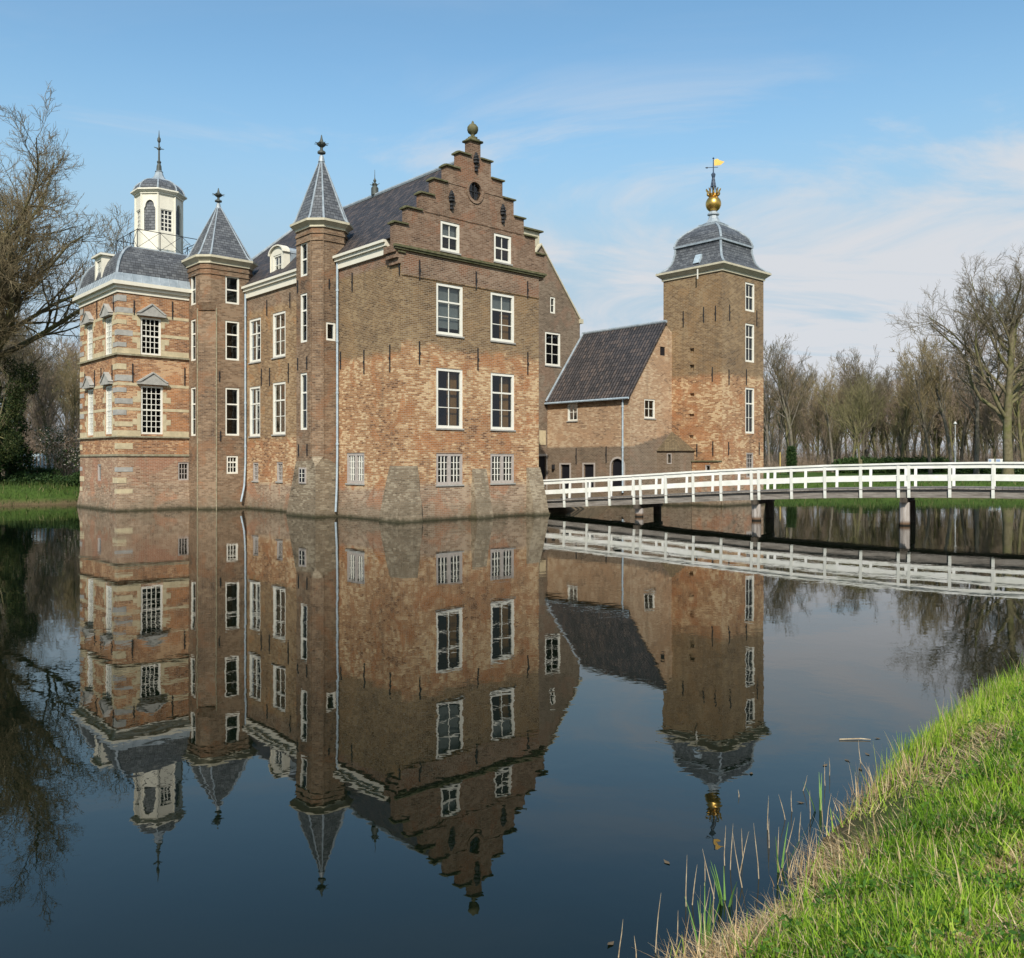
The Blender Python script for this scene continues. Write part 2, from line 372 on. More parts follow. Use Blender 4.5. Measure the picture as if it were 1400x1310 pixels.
for k in range(N):
    q0, q1 = 2 * math.pi * k / N, 2 * math.pi * (k + 1) / N
    P = lambda q, r, d: GG.p(4.21 + r * .9 * math.cos(q), 15.56 + r * math.sin(q), d)
    for (r0, d0, r1, d1) in ((.44, .05, .44, -.05), (.44, -.05, .58, -.05), (.58, -.05, .58, .02)):
        m.face([P(q0, r0, d0), P(q1, r0, d0), P(q1, r1, d1), P(q0, r1, d1)])
oc = m.build('oculus', 'brick_gable', castle)
m = MB(); m.face([P(2 * math.pi * k / N, .45, .1) for k in range(N)]); m.build('pane', 'glass', oc)
m = MB(); m.box(4.19, 4.23, -.02, .02, 15.1, 16.0); m.box(3.8, 4.62, -.019, .019, 15.54, 15.58); m.build('glazing_bar', 'iron', oc)
def ornate(x, z0, z1):
    m = MB(); c = (z0 + z1) / 2
    m.box(x - .025, x + .025, -.14, -.08, z0, z1)
    for zz, w in ((z0 + .06, .09), (z0 + .22, .1), (c - .02, .15), (c + .12, .17), (c + .26, .13), (z1 - .1, .08)):
        m.lathe(x, -.12, [(.01, zz - .09), (w, zz - .04), (w, zz + .04), (.01, zz + .09)], 6)
    m.build('ornate_anchor', 'iron', castle)
ornate(2.75, 14.4, 15.3); ornate(5.95, 14.37, 15.3); ornate(4.24, 16.5, 17.42)
for t, a, b in ((.99, 10.9, 11.8), (4.32, 10.92, 11.78), (7.7, 10.93, 11.78), (.98, 7.1, 8.13), (4.43, 7.07, 8.12), (7.71, 7.08, 8.2)): anchor(G, t, a, b)
for t, a, b in ((.1, 11.0, 11.7), (4.02, 10.83, 11.73), (5.08, 7.2, 8.05), (2.99, 6.8, 7.93), (.85, 6.74, 7.98), (12.82, 10.77, 11.63), (10.18, 10.85, 11.68), (13.48, 6.94, 7.88), (12.49, 6.87, 7.86), (10.35, 6.91, 7.94)): anchor(S, t, a, b)
# ---- buttresses
def buttress(x0, x1, y0, y1, X0, X1, Y0, Y1, zt, side='front'):
    m = MB(); N = 5
    b = [(X0, Y0, BOT), (X1, Y0, BOT), (X1, Y1, BOT), (X0, Y1, BOT)]
    t = [(x0, y0, zt), (x1, y0, zt), (x1, y1, zt), (x0, y1, zt)]
    rr = random.Random(int(x0 * 100)); prev = b
    rows = []
    for k in range(7):
        f = k / 6; j = .035 if 0 < k < 6 else 0
        rows.append([tuple(b[i][a] * (1 - f) + t[i][a] * f + (rr.uniform(-j, j) if a < 2 else 0) for a in range(3)) for i in range(4)])
    for k in range(6): m.hexa(rows[k], rows[k + 1])
    m.build('buttress', 'rubble', castle)
buttress(-.03, .87, -.03, .85, -.42, 1.0, -.38, 1.5, 2.5)
buttress(4.07, 4.95, -.04, .3, 3.95, 4.98, -.75, .3, 2.35)
buttress(7.62, 8.56, -.04, .5, 7.6, 8.72, -.85, .5, 2.4)
# ---- main roof and cornices
m = MB(); e = -.22; zr = 17.3; ze = 12.72
A = [(e, .36, ze), (e, 22.2, ze), (8.5 - e, 22.2, ze), (8.5 - e, .36, ze)]; R0 = (4.25, .36, zr); R1 = (4.25, 17.6, zr)
m.face([A[1], A[0], R0, R1]); m.face([A[3], A[2], R1, R0]); m.face([A[2], A[1], R1]); m.face([A[0], A[3], R0]); m.face([A[3], A[0], A[1], A[2]])
roof = m.build('roof', 'pantile', castle, label='dark pantile saddle roof')
m = MB()
m.tube((4.25, .37, zr + .03), (4.25, 17.6, zr + .03), .11); m.tube((4.25, 17.6, zr + .03), (e, 22.2, ze + .03), .1); m.tube((4.25, 17.6, zr + .03), (8.5 - e, 22.2, ze + .03), .1)
m.build('ridge_capping', 'lead', roof)
m = MB(); m.lathe(4.25, 8.58, [(.2, 17.35), (.2, 17.75), (.12, 17.85), (.16, 17.95), (.05, 18.05), (.09, 18.15), (.02, 18.3), (.01, 18.75)], 10)
for q in range(4):
    a = q * math.pi / 2 + .5; m.tube((4.25, 8.58, 17.85), (4.25 + .3 * math.cos(a), 8.58 + .3 * math.sin(a), 17.98), .035, .01)
m.build('ridge_finial', 'patina', roof)
def cornice(F, a, b, z0, z1, proj, mat='white_paint', name='cornice', parent=castle):
    m = MB(); h = z1 - z0
    F.box(m, a, b, z0, z0 + h * .55, -proj * .35, .05); F.box(m, a, b, z0 + h * .55, z0 + h * .8, -proj * .7, .05); F.box(m, a, b, z0 + h * .8, z1, -proj, .05)
    return m.build(name, mat, parent)
cornice(S, .9, 5.3, 12.08, 12.7, .34, 'cream_paint'); cornice(S, 7.7, 15.35, 12.04, 12.7, .34, 'cream_paint')
# dormer on the side slope
DF = Face((.25, 11.35), (0, 1), (-1, 0))
m = MB(); L = 1.55
arc = [(L / 2 - L / 2 * math.cos(q), 14.1 + .42 * math.sin(q)) for q in [math.pi * k / 10 for k in range(11)]]
ol = [(0, 12.75)] + arc + [(L, 12.75)]
wall(m, DF, ol, [(.3, 1.25, 13.0, 14.05)], .2)
for k in range(len(ol) - 1):
    a, b = ol[k], ol[k + 1]; m.face([DF.p(*a, -.04), DF.p(*b, -.04), DF.p(*b, .35), DF.p(*a, .35)])
for k in range(10):
    a, b = arc[k], arc[k + 1]; F = DF; c_ = (L / 2, 14.02)
    s_ = lambda p, f: (c_[0] + (p[0] - c_[0]) * f, c_[1] + (p[1] - c_[1]) * f)
    m.hexa([F.p(*a, -.13), F.p(*b, -.13), F.p(*b, .3), F.p(*a, .3)], [F.p(*s_(a, 1.13), -.13), F.p(*s_(b, 1.13), -.13), F.p(*s_(b, 1.13), .3), F.p(*s_(a, 1.13), .3)])
dm = m.build('dormer', 'cream_paint', castle)
m = MB()
for k in range(10):
    a, b = arc[k], arc[k + 1]; m.face([DF.p(*a, .3), DF.p(*b, .3), DF.p(b[0], b[1], 1.9), DF.p(a[0], a[1], 1.9)])
m.face([DF.p(.03, 12.75, .3), DF.p(.03, 14.1, .3), DF.p(.03, 14.1, 1.6), DF.p(.03, 12.75, .3)]); m.face([DF.p(L - .03, 12.75, .3), DF.p(L - .03, 14.1, .3), DF.p(L - .03, 14.1, 1.6)])
m.build('dormer_roof', 'lead', dm)
w_ = window(DF, .3, 1.25, 13.0, 14.05, 2, 2, (), fw=.08, sill=False, name='dormer_window')

# ---- turrets
def poly_off(poly, d):
    n = len(poly); c = (sum(p[0] for p in poly) / n, sum(p[1] for p in poly) / n); res = []
    def line(i):
        a, b = poly[i], poly[(i + 1) % n]; dx, dy = b[0] - a[0], b[1] - a[1]; L = math.hypot(dx, dy); nx, ny = dy / L, -dx / L
        if (a[0] - c[0]) * nx + (a[1] - c[1]) * ny < 0: nx, ny = -nx, -ny
        return a[0] + nx * d, a[1] + ny * d, dx, dy
    for i in range(n):
        x1, y1, a1, b1 = line(i - 1); x2, y2, a2, b2 = line(i)
        det = a1 * b2 - b1 * a2; t = ((x2 - x1) * b2 - (y2 - y1) * a2) / det
        res.append((x1 + a1 * t, y1 + b1 * t))
    return res
def spire(poly, z0, apex, ztop, parent, ztip, name='spire'):
    m = MB(); n = len(poly)
    for k in range(n):
        a, b = poly[k], poly[(k + 1) % n]
        # slight bell-cast at the foot
        mid = lambda p, f, z: (p[0] * (1 - f) + apex[0] * f, p[1] * (1 - f) + apex[1] * f, z)
        zf = z0 + (ztop - z0) * .07
        m.face([(*a, z0), (*b, z0), mid(b, .11, zf), mid(a, .11, zf)]); m.face([mid(a, .11, zf), mid(b, .11, zf), mid(b, .985, ztop), mid(a, .985, ztop)])
    m.face([(*p, z0) for p in poly])
    sp = m.build(name, 'slate', parent)
    m = MB()
    for p in poly:
        f = .11; m.tube((p[0] * .89 + apex[0] * .11, p[1] * .89 + apex[1] * .11, z0 + (ztop - z0) * .07), (apex[0], apex[1], ztop), .055, .03, 6); m.tube((*p, z0), (p[0] * .89 + apex[0] * .11, p[1] * .89 + apex[1] * .11, z0 + (ztop - z0) * .07), .055, .055, 6)
    m.lathe(apex[0], apex[1], [(.17, ztop - .3), (.1, ztop), (.02, ztop + .1)], 10)
    m.build('lead_hip', 'lead', sp)
    m = MB(); h = ztip - ztop; x, y = apex
    m.lathe(x, y, [(.05, ztop), (.06, ztop + .08 * h), (.2, ztop + .12 * h), (.2, ztop + .2 * h), (.07, ztop + .28 * h), (.07, ztop + .4 * h), (.2, ztop + .5 * h), (.24, ztop + .58 * h), (.1, ztop + .68 * h), (.06, ztop + .8 * h), (.02, ztip)], 10)
    for q in range(8):
        a = q * math.pi / 4; m.tube((x, y, ztop + .55 * h), (x + .36 * math.cos(a), y + .36 * math.sin(a), ztop + .58 * h), .04, .015, 5)
    m.build('spire_finial', 'patina', sp)
def corn_ring(poly, z0, z1, proj, mat, parent, name='cornice'):
    m = MB(); a = poly_off(poly, .004); b = poly_off(poly, proj * .5); c = poly_off(poly, proj)
    h = z1 - z0; m.prism(poly_off(poly, proj * .25), z0, z0 + h * .25); m.prism(poly_off(poly, proj * .25), z0 + h * .25, z0 + h * .7, poly_off(poly, proj * .9)); m.prism(c, z0 + h * .7, z1)
    return m.build(name, mat, parent)
def turret(lower, upper, zsplit, ztop, faces, label):
    """faces: {edge index: [windows (s0,s1,z0,z1,cols,rows)]} given per edge of the polygon"""
    m = MB(); wins = []
    for poly, za, zb in ((lower, BOT, zsplit), (upper, zsplit, ztop)):
        n = len(poly); c = (sum(p[0] for p in poly) / n, sum(p[1] for p in poly) / n)
        for k in range(n):
            a, b = poly[k], poly[(k + 1) % n]; L = math.hypot(b[0] - a[0], b[1] - a[1]); d = ((b[0] - a[0]) / L, (b[1] - a[1]) / L); nn = (d[1], -d[0])
            if (a[0] - c[0]) * nn[0] + (a[1] - c[1]) * nn[1] < 0: nn = (-nn[0], -nn[1])
            F = Face(a, d, nn); hs = [w for w in faces.get(k, []) if za <= w[2] and w[3] <= zb + .02]
            wall(m, F, [(0, za), (L, za), (L, zb), (0, zb)], [w[:4] for w in hs]); wins += [(F, w) for w in hs]
        m.face([(*p, zb) for p in poly]); 
    # dark core so the sky does not shine through opposite windows
    c = (sum(p[0] for p in upper) / len(upper), sum(p[1] for p in upper) / len(upper))
    m.box(c[0] - .25, c[0] + .45, c[1] - .25, c[1] + .45, 0, ztop - .1)
    t = m.build('stair_turret', 'brick_turret', castle, label=label)
    for F, w in wins: window(F, *w[:4], w[4], w[5], (1,), fw=.1, sill=False)
    return t
# near turret
up2 = [(-.8, 5.36), (.35, 5.36), (.78, 5.79), (.78, 7.24), (.35, 7.67), (-.8, 7.67), (-1.23, 7.24), (-1.23, 5.79)]
T2 = turret(up2, up2, 11.2, 14.1, {0: [(.14, .68, 8.58, 9.48, 1, 1)], 6: [(.39, 1.08, 11.78, 13.45, 1, 2), (.39, 1.06, 8.54, 10.94, 1, 3), (.39, 1.06, 4.25, 7.04, 1, 3)]}, 'slender brown brick stair turret with tall slate spire')
m = MB()
for a, b in ((-.95, -.8),):
    pass
lo = poly_off(up2, .05); m.prism(lo, 13.75, 13.87); m.prism(lo, 13.4, 13.46)
m.build('brick_moulding', 'brick_turret', T2)
# pilaster strips on the chamfer edges
m = MB(); m.tube((-.8, 5.36, 2.9), (-.8, 5.36, 13.7), .04, .04, 6); m.tube((-1.23, 5.79, 2.9), (-1.23, 5.79, 13.7), .04, .04, 6); m.build('corner_roll', 'brick_turret', T2)
corn_ring(up2, 14.05, 14.42, .3, 'cornice_stone', T2); spire(poly_off(up2, .16), 14.42, (-.25, 6.5), 17.9, T2, 18.95)
m = MB()
m.hexa([(-1.28, 5.3, BOT), (.1, 5.3, BOT), (.1, 8.5, BOT), (-1.28, 8.5, BOT)], [(-1.25, 5.33, 2.45), (.1, 5.33, 2.45), (.1, 7.35, 2.45), (-1.25, 7.35, 2.45)])
m.faces([(-1.25, 5.33, 2.45), (.1, 5.33, 2.45), (.1, 7.35, 2.45), (-1.25, 7.35, 2.45), (-.8, 5.37, 2.95), (-1.22, 5.79, 2.95), (-1.22, 7.2, 2.85)], [(0, 1, 4), (0, 4, 5), (0, 5, 6, 3)])
m.build('battered_base', 'rubble', T2)
F = Face((-1.25, 5.36), (0, 1), (-1, 0)); m = MB(); F.box(m, .83, 1.5, 1.62, 2.4, -.06, .0); bw = m.build('base_window', 'frame_stone', castle)
m = MB(); F.box(m, .92, 1.41, 1.7, 2.32, -.066, -.061); m.build('pane', 'door_and_shade_dark', bw)
m = MB(); F.box(m, 1.15, 1.18, 1.7, 2.32, -.085, -.067); F.box(m, .92, 1.41, 1.9, 1.92, -.083, -.067); F.box(m, .92, 1.41, 2.1, 2.12, -.083, -.067); m.build('glazing_bar', 'white_paint', bw)
FV2 = Face((-1.23, 5.36), (0, 1), (-1, 0)); FU2 = Face((0, 5.36), (1, 0), (0, -1))
for t, a, b in ((1.72, 11.04, 11.66), (1.7, 7.21, 7.83), (.8, 7.18, 7.81), (1.62, 2.98, 3.55), (.78, 2.98, 3.55)): anchor(FV2, t, a, b)
anchor(FU2, -.5, 11.1, 11.58)
# far turret
lo1 = [(-1.78, 15.39), (.35, 15.39), (.35, 17.9), (-2.55, 17.9), (-2.55, 16.16)]
hi1 = [(-2.13, 15.39), (.13, 15.39), (.55, 15.81), (.55, 17.6), (.13, 18.0), (-2.13, 18.0), (-2.55, 17.58), (-2.55, 15.81)]
T1 = turret(lo1, hi1, 11.55, 13.85, {0: [(.51, 1.35, 8.46, 10.69, 1, 3), (.51, 1.35, 4.17, 6.89, 1, 3), (.58, 1.27, 2.0, 3.03, 3, 3), (.86, 1.70, 11.66, 13.25, 1, 2)], 3: [(.78, 1.48, 8.41, 10.76, 1, 3), (.78, 1.48, 4.15, 6.91, 1, 3)], 6: [(.46, 1.16, 11.58, 13.33, 1, 2)]}, 'broad brown brick stair turret with squat slate spire')
m = MB(); m.tube((-1.78, 15.39, BOT), (-1.78, 15.39, 11.3), .035, .035, 6); m.tube((-2.55, 16.16, BOT), (-2.55, 16.16, 11.3), .035, .035, 6); m.build('corner_roll', 'weathered_stone', T1)
m = MB(); c0 = [(-2.0, 15.37), (-2.15, 15.3), (-2.6, 15.85), (-2.57, 15.95)]
m.hexa([(-1.9, 15.4, 11.2), (-1.8, 15.42, 11.2), (-2.5, 16.12, 11.2), (-2.54, 16.05, 11.2)], [(-2.14, 15.37, 11.6), (-1.8, 15.38, 11.6), (-2.5, 16.12, 11.6), (-2.57, 15.8, 11.6)])
lo = poly_off(hi1, .05); m.prism(lo, 13.5, 13.62); m.prism(lo, 13.2, 13.25)
m.build('corbel', 'brick_turret', T1)
corn_ring(hi1, 13.8, 14.22, .3, 'cornice_stone', T1); spire(poly_off(hi1, .14), 14.22, (-1.1, 16.7), 17.6, T1, 18.5)
FU1 = Face((0, 15.39), (1, 0), (0, -1))
for t, a, b in ((-1.62, 7.19, 7.78), (-1.56, 3.85, 4.42)): anchor(FU1, t, a, b)
def pipe(pts, label=None, mat='zinc', r=.055):
    m = MB()
    for a, b in zip(pts, pts[1:]): m.tube(a, b, r)
    for z in (3.5, 6, 8.5, 11):
        x, y = pts[1][0], pts[1][1]
        if z < pts[0][2]: m.tube((x, y, z), (x, y, z + .1), r * 1.35)
    return m.build('drainpipe', mat, castle)
pipe([(-.12, 5.22, 12.6), (-.12, 5.22, 3.0), (-.16, 5.2, 1.4), (-.22, 5.2, .25)])
pipe([(-.12, 15.28, 12.3), (-.12, 15.28, 2.6), (-.2, 15.25, 1.3), (-.42, 15.2, .4)])

# ---- pavilion tower (far left)
px0, px1, py0, py1 = -6.44, .5, 17.4, 24.1
PF = Face((px0, py0), (1, 0), (0, -1)); PL = Face((px0, py0), (0, 1), (-1, 0))
q = lambda a, b: (a - px0, b - px0)
fw_ = [(1.2, 2.32, 8.62, 10.69), (1.22, 2.42, 4.22, 6.9)]; fs_ = [(3.27, 3.91, 1.62, 2.66)]
lw_ = [(.95, 2.1, 8.6, 10.69), (4.3, 5.4, 8.6, 10.69), (.95, 2.05, 4.22, 6.9), (4.2, 5.3, 4.22, 6.9)]; ls_ = [(2.82, 3.5, 1.6, 2.56)]
m = MB()
wall(m, PF, [(0, BOT), (px1 - px0, BOT), (px1 - px0, 12.0), (0, 12.0)], fw_ + fs_); wall(m, PL, [(0, BOT), (py1 - py0, BOT), (py1 - py0, 12.0), (0, 12.0)], lw_ + ls_)
m.face([(px0, py1, BOT), (px1, py1, BOT), (px1, py1, 12), (px0, py1, 12)]); m.face([(px1, py0, BOT), (px1, py1, BOT), (px1, py1, 12), (px1, py0, 12)])
pm_ = m; m = MB(); m.box(px0 + .05, px1 - .1, py0 + .05, py1 - .1, 7.7, 7.85); m.box(px0 + .05, px1 - .1, py0 + .05, py1 - .1, 3.3, 3.45); m.box(px0 + 1.8, px1 - .1, py0 + 1.8, py1 - .1, 0, 11.9); m.build('darkened_partition', 'door_and_shade_dark', castle); m = pm_  # pavilion interior painted near-black too, room shade put into the colour
# battered foot
m.hexa([(px0 - .3, py0 - .3, BOT), (px1, py0 - .3, BOT), (px1, py0, BOT), (px0 - .3, py0, BOT)], [(px0 - .02, py0 - .02, .95), (px1, py0 - .02, .95), (px1, py0, .95), (px0 - .02, py0, .95)])
m.hexa([(px0 - .3, py0, BOT), (px0, py0, BOT), (px0, py1 + .2, BOT), (px0 - .3, py1 + .2, BOT)], [(px0 - .02, py0, .95), (px0, py0, .95), (px0, py1, .95), (px0 - .02, py1, .95)])
PT = m.build('pavilion_tower', 'brick_pavilion', castle, label='square red brick tower with cream stone bands and domed slate roof')
for a, b, z0, z1 in fw_: window(PF, a, b, z0, z1, 4, 6 if z0 > 8 else 8, (3,) if z0 > 8 else (4,), fw=.1, bar=.035, sill=False)
for a, b, z0, z1 in lw_: window(PL, a, b, z0, z1, 4, 6 if z0 > 8 else 8, (3,) if z0 > 8 else (4,), fw=.1, bar=.04, sill=False)
for F, (a, b, z0, z1) in ((PF, fs_[0]), (PL, ls_[0])): window(F, a, b, z0, z1, 3 if F is PF else 1, 3 if F is PF else 1, (), fw=.09, mat='frame_stone', sill=False, name='cellar_window')
# stone bands, quoins and window blocks, a hair proud of the brick
m = MB(); rr = random.Random(3)
def band(F, L, z0, z1, skips, d=.012):
    x = 0.0; sk = sorted(skips)
    for a, b in sk + [(L, L)]:
        if a > x: F.box(m, x, a, z0, z1, -d, .02)
        x = b
LF, LL = px1 - px0, py1 - py0
for F, L, ws in ((PF, LF, fw_), (PL, LL, lw_)):
    for lvl in (0, 1):
        w2 = [w for w in ws if (w[2] > 8) == (lvl == 1)]
        sk = [(w[0] - .001, w[1] + .001) for w in w2]; zb = 8.6 if lvl else 4.1
        zs = (10.7, 9.65) if lvl else (6.86, 5.5)
        band(F, L, zs[0], zs[0] + .16, sk); band(F, L, zs[1], zs[1] + .16, sk); band(F, L, zb + .002, zb + .3, sk)
        for w in w2:
            for k in range(7):
                z = zb + .32 + k * .31
                if z + .2 > zs[0]: break
                if abs(z - zs[1]) < .24: continue
                lx = .44 if k % 2 else .2
                F.box(m, w[0] - lx, w[0] - .002, z, z + .309, -.014, .02); F.box(m, w[1] + .002, w[1] + lx, z, z + .309, -.014, .02)
m.build('stone_trim', 'sandstone', PT)
m = MB()
z = .9; k = 0
while z < 11.6:
    if not any(abs(z + .15 - b) < .28 for b in (3.06, 4.08, 8.55)):
        wv = .78 if k % 2 else .45; wu = .45 if k % 2 else .78; m.cur = 0 if rr.random() < .6 else 1
        h = rr.uniform(.24, .34); mt_ = 'sandstone' if m.cur == 0 else 'grey_stone'; m = MB(); m.box(px0 - .02, px0 + wu, py0 - .02, py0 + .02, z, z + h); m.box(px0 - .0205, px0 + .02, py0 + .0201, py0 + wv, z, z + h); m.build('quoin', mt_, PT)
        m = MB(); m.box(px0 - .0205, px0 + .02, py1 - wv, py1, z, z + h); m.build('quoin', mt_, PT); m = MB()
    z += .62; k += 1
m = MB()
for z0, z1, pr in ((2.99, 3.1, .07), (4.02, 4.1, .12), (8.5, 8.6, .12)):
    m.box(px0 - pr, px1, py0 - pr, py0 - .001, z0, z1); m.box(px0 - pr, px0 - .001, py0, py1 + pr, z0, z1)
m.build('string_course', 'weathered_stone', PT)
def pediment(F, c, z, w, h):
    m = MB(); F.box(m, c - w / 2, c + w / 2, z, z + .13, -.22, .02)
    a, b = c - w / 2 + .02, c + w / 2 - .02
    m.hexa([F.p(a, z + .13, -.2), F.p(b, z + .13, -.2), F.p(b, z + .13, .0), F.p(a, z + .13, .0)], [F.p(c - .03, z + .13 + h, -.2), F.p(c + .03, z + .13 + h, -.2), F.p(c + .03, z + .13 + h, 0), F.p(c - .03, z + .13 + h, 0)])
    m.face([F.p(a + .2, z + .16, -.201), F.p(b - .2, z + .16, -.201), F.p(c, z + h, -.201)])
    m.hexa([F.p(a - .06, z + .13, -.26), F.p(a + .1, z + .13, -.26), F.p(a + .1, z + .13, 0), F.p(a - .06, z + .13, 0)], [F.p(c - .02, z + .2 + h, -.26), F.p(c + .02, z + .14 + h, -.26), F.p(c + .02, z + .14 + h, 0), F.p(c - .02, z + .2 + h, 0)])
    m.hexa([F.p(b - .1, z + .13, -.26), F.p(b + .06, z + .13, -.26), F.p(b + .06, z + .13, 0), F.p(b - .1, z + .13, 0)], [F.p(c - .02, z + .14 + h, -.26), F.p(c + .02, z + .2 + h, -.26), F.p(c + .02, z + .2 + h, 0), F.p(c - .02, z + .14 + h, 0)])
    m.build('pediment', 'grey_stone', castle)
for F, ws in ((PF, fw_), (PL, lw_)):
    for w in ws: pediment(F, (w[0] + w[1]) / 2, w[3] + .06, (w[1] - w[0]) * 1.38, .5)
for t, a, b in ((.85, 10.76, 11.55), (2.95, 10.74, 11.75), (.77, 7.05, 8.08), (3.65, 7.03, 8.06)): anchor(PF, t, a, b)
for t, a, b in ((.62, 10.92, 11.82), (3.47, 10.83, 11.82), (5.95, 11.08, 11.8), (.85, 7.06, 7.99), (2.73, 7.02, 7.98), (3.9, 6.97, 7.95), (5.7, 7.17, 7.9)): anchor(PL, t, a, b)
psq = [(px0, py0), (px1, py0), (px1, py1), (px0, py1)]
m = MB()
for d, z0, z1 in ((.06, 11.9, 12.12), (.18, 12.121, 12.3), (.34, 12.301, 12.5)): m.prism(poly_off(psq, d), z0, z1)
m.build('cornice', 'cream_paint', PT)
m = MB(); m.prism(poly_off(psq, .3), 12.501, 12.97, poly_off(psq, .12)); 
for k in range(14):
    x = px0 + .2 + k * .5; m.tube((x, py0 - .3, 12.51), (x, py0 - .12, 12.98), .02, .02, 5); y = py0 + .2 + k * .48; m.tube((px0 - .3, y, 12.51), (px0 - .12, y, 12.98), .02, .02, 5)
m.build('lead_gutter', 'lead', PT)
pcx, pcy = (px0 + px1) / 2, (py0 + py1) / 2; hx, hy = (px1 - px0) / 2, (py1 - py0) / 2
def curved_roof(cx, cy, hx, hy, prof, mat, parent, name, hip='lead', hr=.08):
    """prof: (fraction offset in m subtracted from half size, z)"""
    m = MB(); ring = lambda i, z: [(cx - hx + i, cy - hy + i, z), (cx + hx - i, cy - hy + i, z), (cx + hx - i, cy + hy - i, z), (cx - hx + i, cy + hy - i, z)]
    for (i0, z0), (i1, z1) in zip(prof, prof[1:]):
        a, b = ring(i0, z0), ring(i1, z1)
        for k in range(4): m.face([a[k], a[(k + 1) % 4], b[(k + 1) % 4], b[k]])
    m.face(ring(*prof[-1])); o = m.build(name, mat, parent)
    for k in range(4):
        m = MB()
        for (i0, z0), (i1, z1) in zip(prof, prof[1:]): m.tube(ring(i0, z0)[k], ring(i1, z1)[k], hr, hr, 6)
        m.build('lead_hip', hip, o)
    return o
prof = [(-.05, 12.95), (.02, 13.3), (.12, 13.65), (.28, 14.0), (.5, 14.32), (.76, 14.56), (1.03, 14.72)]
PR = curved_roof(pcx, pcy, hx, hy, prof, 'slate', PT, 'mansard_roof')
m = MB(); i = 1.03; t_ = 2.1
m.hexa([(px0 + i, py0 + i, 14.72), (px1 - i, py0 + i, 14.72), (px1 - i, py1 - i, 14.72), (px0 + i, py1 - i, 14.72)], [(px0 + t_, py0 + t_, 15.05), (px1 - t_, py0 + t_, 15.05), (px1 - t_, py1 - t_, 15.05), (px0 + t_, py1 - t_, 15.05)])
m.build('lead_flat', 'lead', PR)
# dormer on the left slope
m = MB(); X = px0 - .02
DP = Face((X, 19.95), (0, 1), (-1, 0)); wall(m, DP, [(0, 12.6), (1.3, 12.6), (1.3, 14.35), (0, 14.35)], [(.2, 1.1, 12.95, 14.2)], .15)
m.face([(X, 19.95, 12.6), (X + 1.0, 19.95, 12.6), (X + 1.3, 19.95, 14.35), (X, 19.95, 14.35)]); m.face([(X, 21.25, 12.6), (X + 1.0, 21.25, 12.6), (X + 1.3, 21.25, 14.35), (X, 21.25, 14.35)])
m.box(X - .15, X + 1.4, 19.8, 21.4, 14.351, 14.45)
dm = m.build('dormer', 'cream_paint', castle)
m = MB(); m.box(X - .12, X + 1.6, 19.83, 21.37, 14.451, 14.5); m.build('dormer_roof', 'lead', dm)
window(DP, .2, 1.1, 12.95, 14.2, 2, 3, (), fw=.07, sill=False, name='dormer_window', blind=1.0)
# lantern
lc = (-3.0, 20.75); oc8 = lambda r: [(lc[0] + r * math.cos(R(22.5 + 45 * k)), lc[1] + r * math.sin(R(22.5 + 45 * k))) for k in range(8)]
pl = oc8(1.30); m = MB(); lwn = []; arch = []
for k in range(8):
    a, b = pl[k], pl[(k + 1) % 8]; L = math.hypot(b[0] - a[0], b[1] - a[1]); d = ((b[0] - a[0]) / L, (b[1] - a[1]) / L); F = Face(a, d, (d[1], -d[0]))
    ang = round(math.degrees(math.atan2(F.n[1], F.n[0]))) % 360
    if ang % 90 == 0:
        h = (L / 2 - .36, L / 2 + .36, 16.2, 17.5); lwn.append((F, h)); hole = h
    else:
        hole = [(L / 2 - .34, 16.2), (L / 2 + .34, 16.2), (L / 2 + .34, 17.5)] + [(L / 2 + .27 * math.cos(q), 17.62 + .38 * math.sin(q)) for q in [math.pi * j / 8 for j in range(9)]] + [(L / 2 - .34, 17.5)]
        arch.append((F, hole))
    wall(m, F, [(0, 14.9), (L, 14.9), (L, 18.42), (0, 18.42)], [hole], .14)
    m.tube((*a, 14.95), (*a, 18.4), .055, .055, 6)
LN = m.build('lantern', 'cream_paint', castle, label='octagonal cream wooden lantern with slate dome')
m = MB(); m.prism(oc8(.85), 15, 18.3); m.build('lantern_core', 'door_and_shade_dark', LN)
for F, h in arch:
    m = MB(); m.face([F.p(x, z, .1) for x, z in h]); m.build('louvre_panel', 'slate', LN)
for F, h in lwn: window(F, *h, 3, 5, (), fw=.05, bar=.05, sill=False, name='lantern_window')
m = MB(); m.prism(oc8(1.38), 18.36, 18.45); m.prism(oc8(1.42), 18.451, 18.55, oc8(1.55)); m.prism(oc8(1.58), 18.551, 18.63); m.build('cornice', 'cream_paint', LN)
dp = [(1.42, 18.63), (1.4, 18.8), (1.3, 19.0), (1.12, 19.18), (.85, 19.34), (.5, 19.45)]
m = MB(); m.lathe(*lc, dp, 8, R(22.5)); dome = m.build('dome', 'slate', LN)
m = MB()
for (r0, z0), (r1, z1) in zip(dp, dp[1:]):
    for a, b in zip(oc8(r0), oc8(r1)): m.tube((*a, z0), (*b, z1), .05, .05, 6)
m.lathe(*lc, [(.6, 19.42), (.42, 19.55), (.28, 19.75), (.2, 19.98), (.24, 20.02), (.18, 20.06)], 8, R(22.5)); m.build('lead_hip', 'lead', dome)
m = MB(); m.lathe(*lc, [(.16, 20.05), (.14, 20.35), (.09, 20.5), (.13, 20.6), (.06, 20.7), (.05, 21.3), (.1, 21.36), (.05, 21.44), (.04, 21.75), (.1, 21.85), (.1, 22.0), (.04, 22.1), (.012, 22.5)], 10)
for a in (0, 90, 180, 270): m.tube((*lc, 21.4), (lc[0] + .3 * math.cos(R(a)), lc[1] + .3 * math.sin(R(a)), 21.43), .05, .015, 5)
m.build('spire_finial', 'patina', LN)
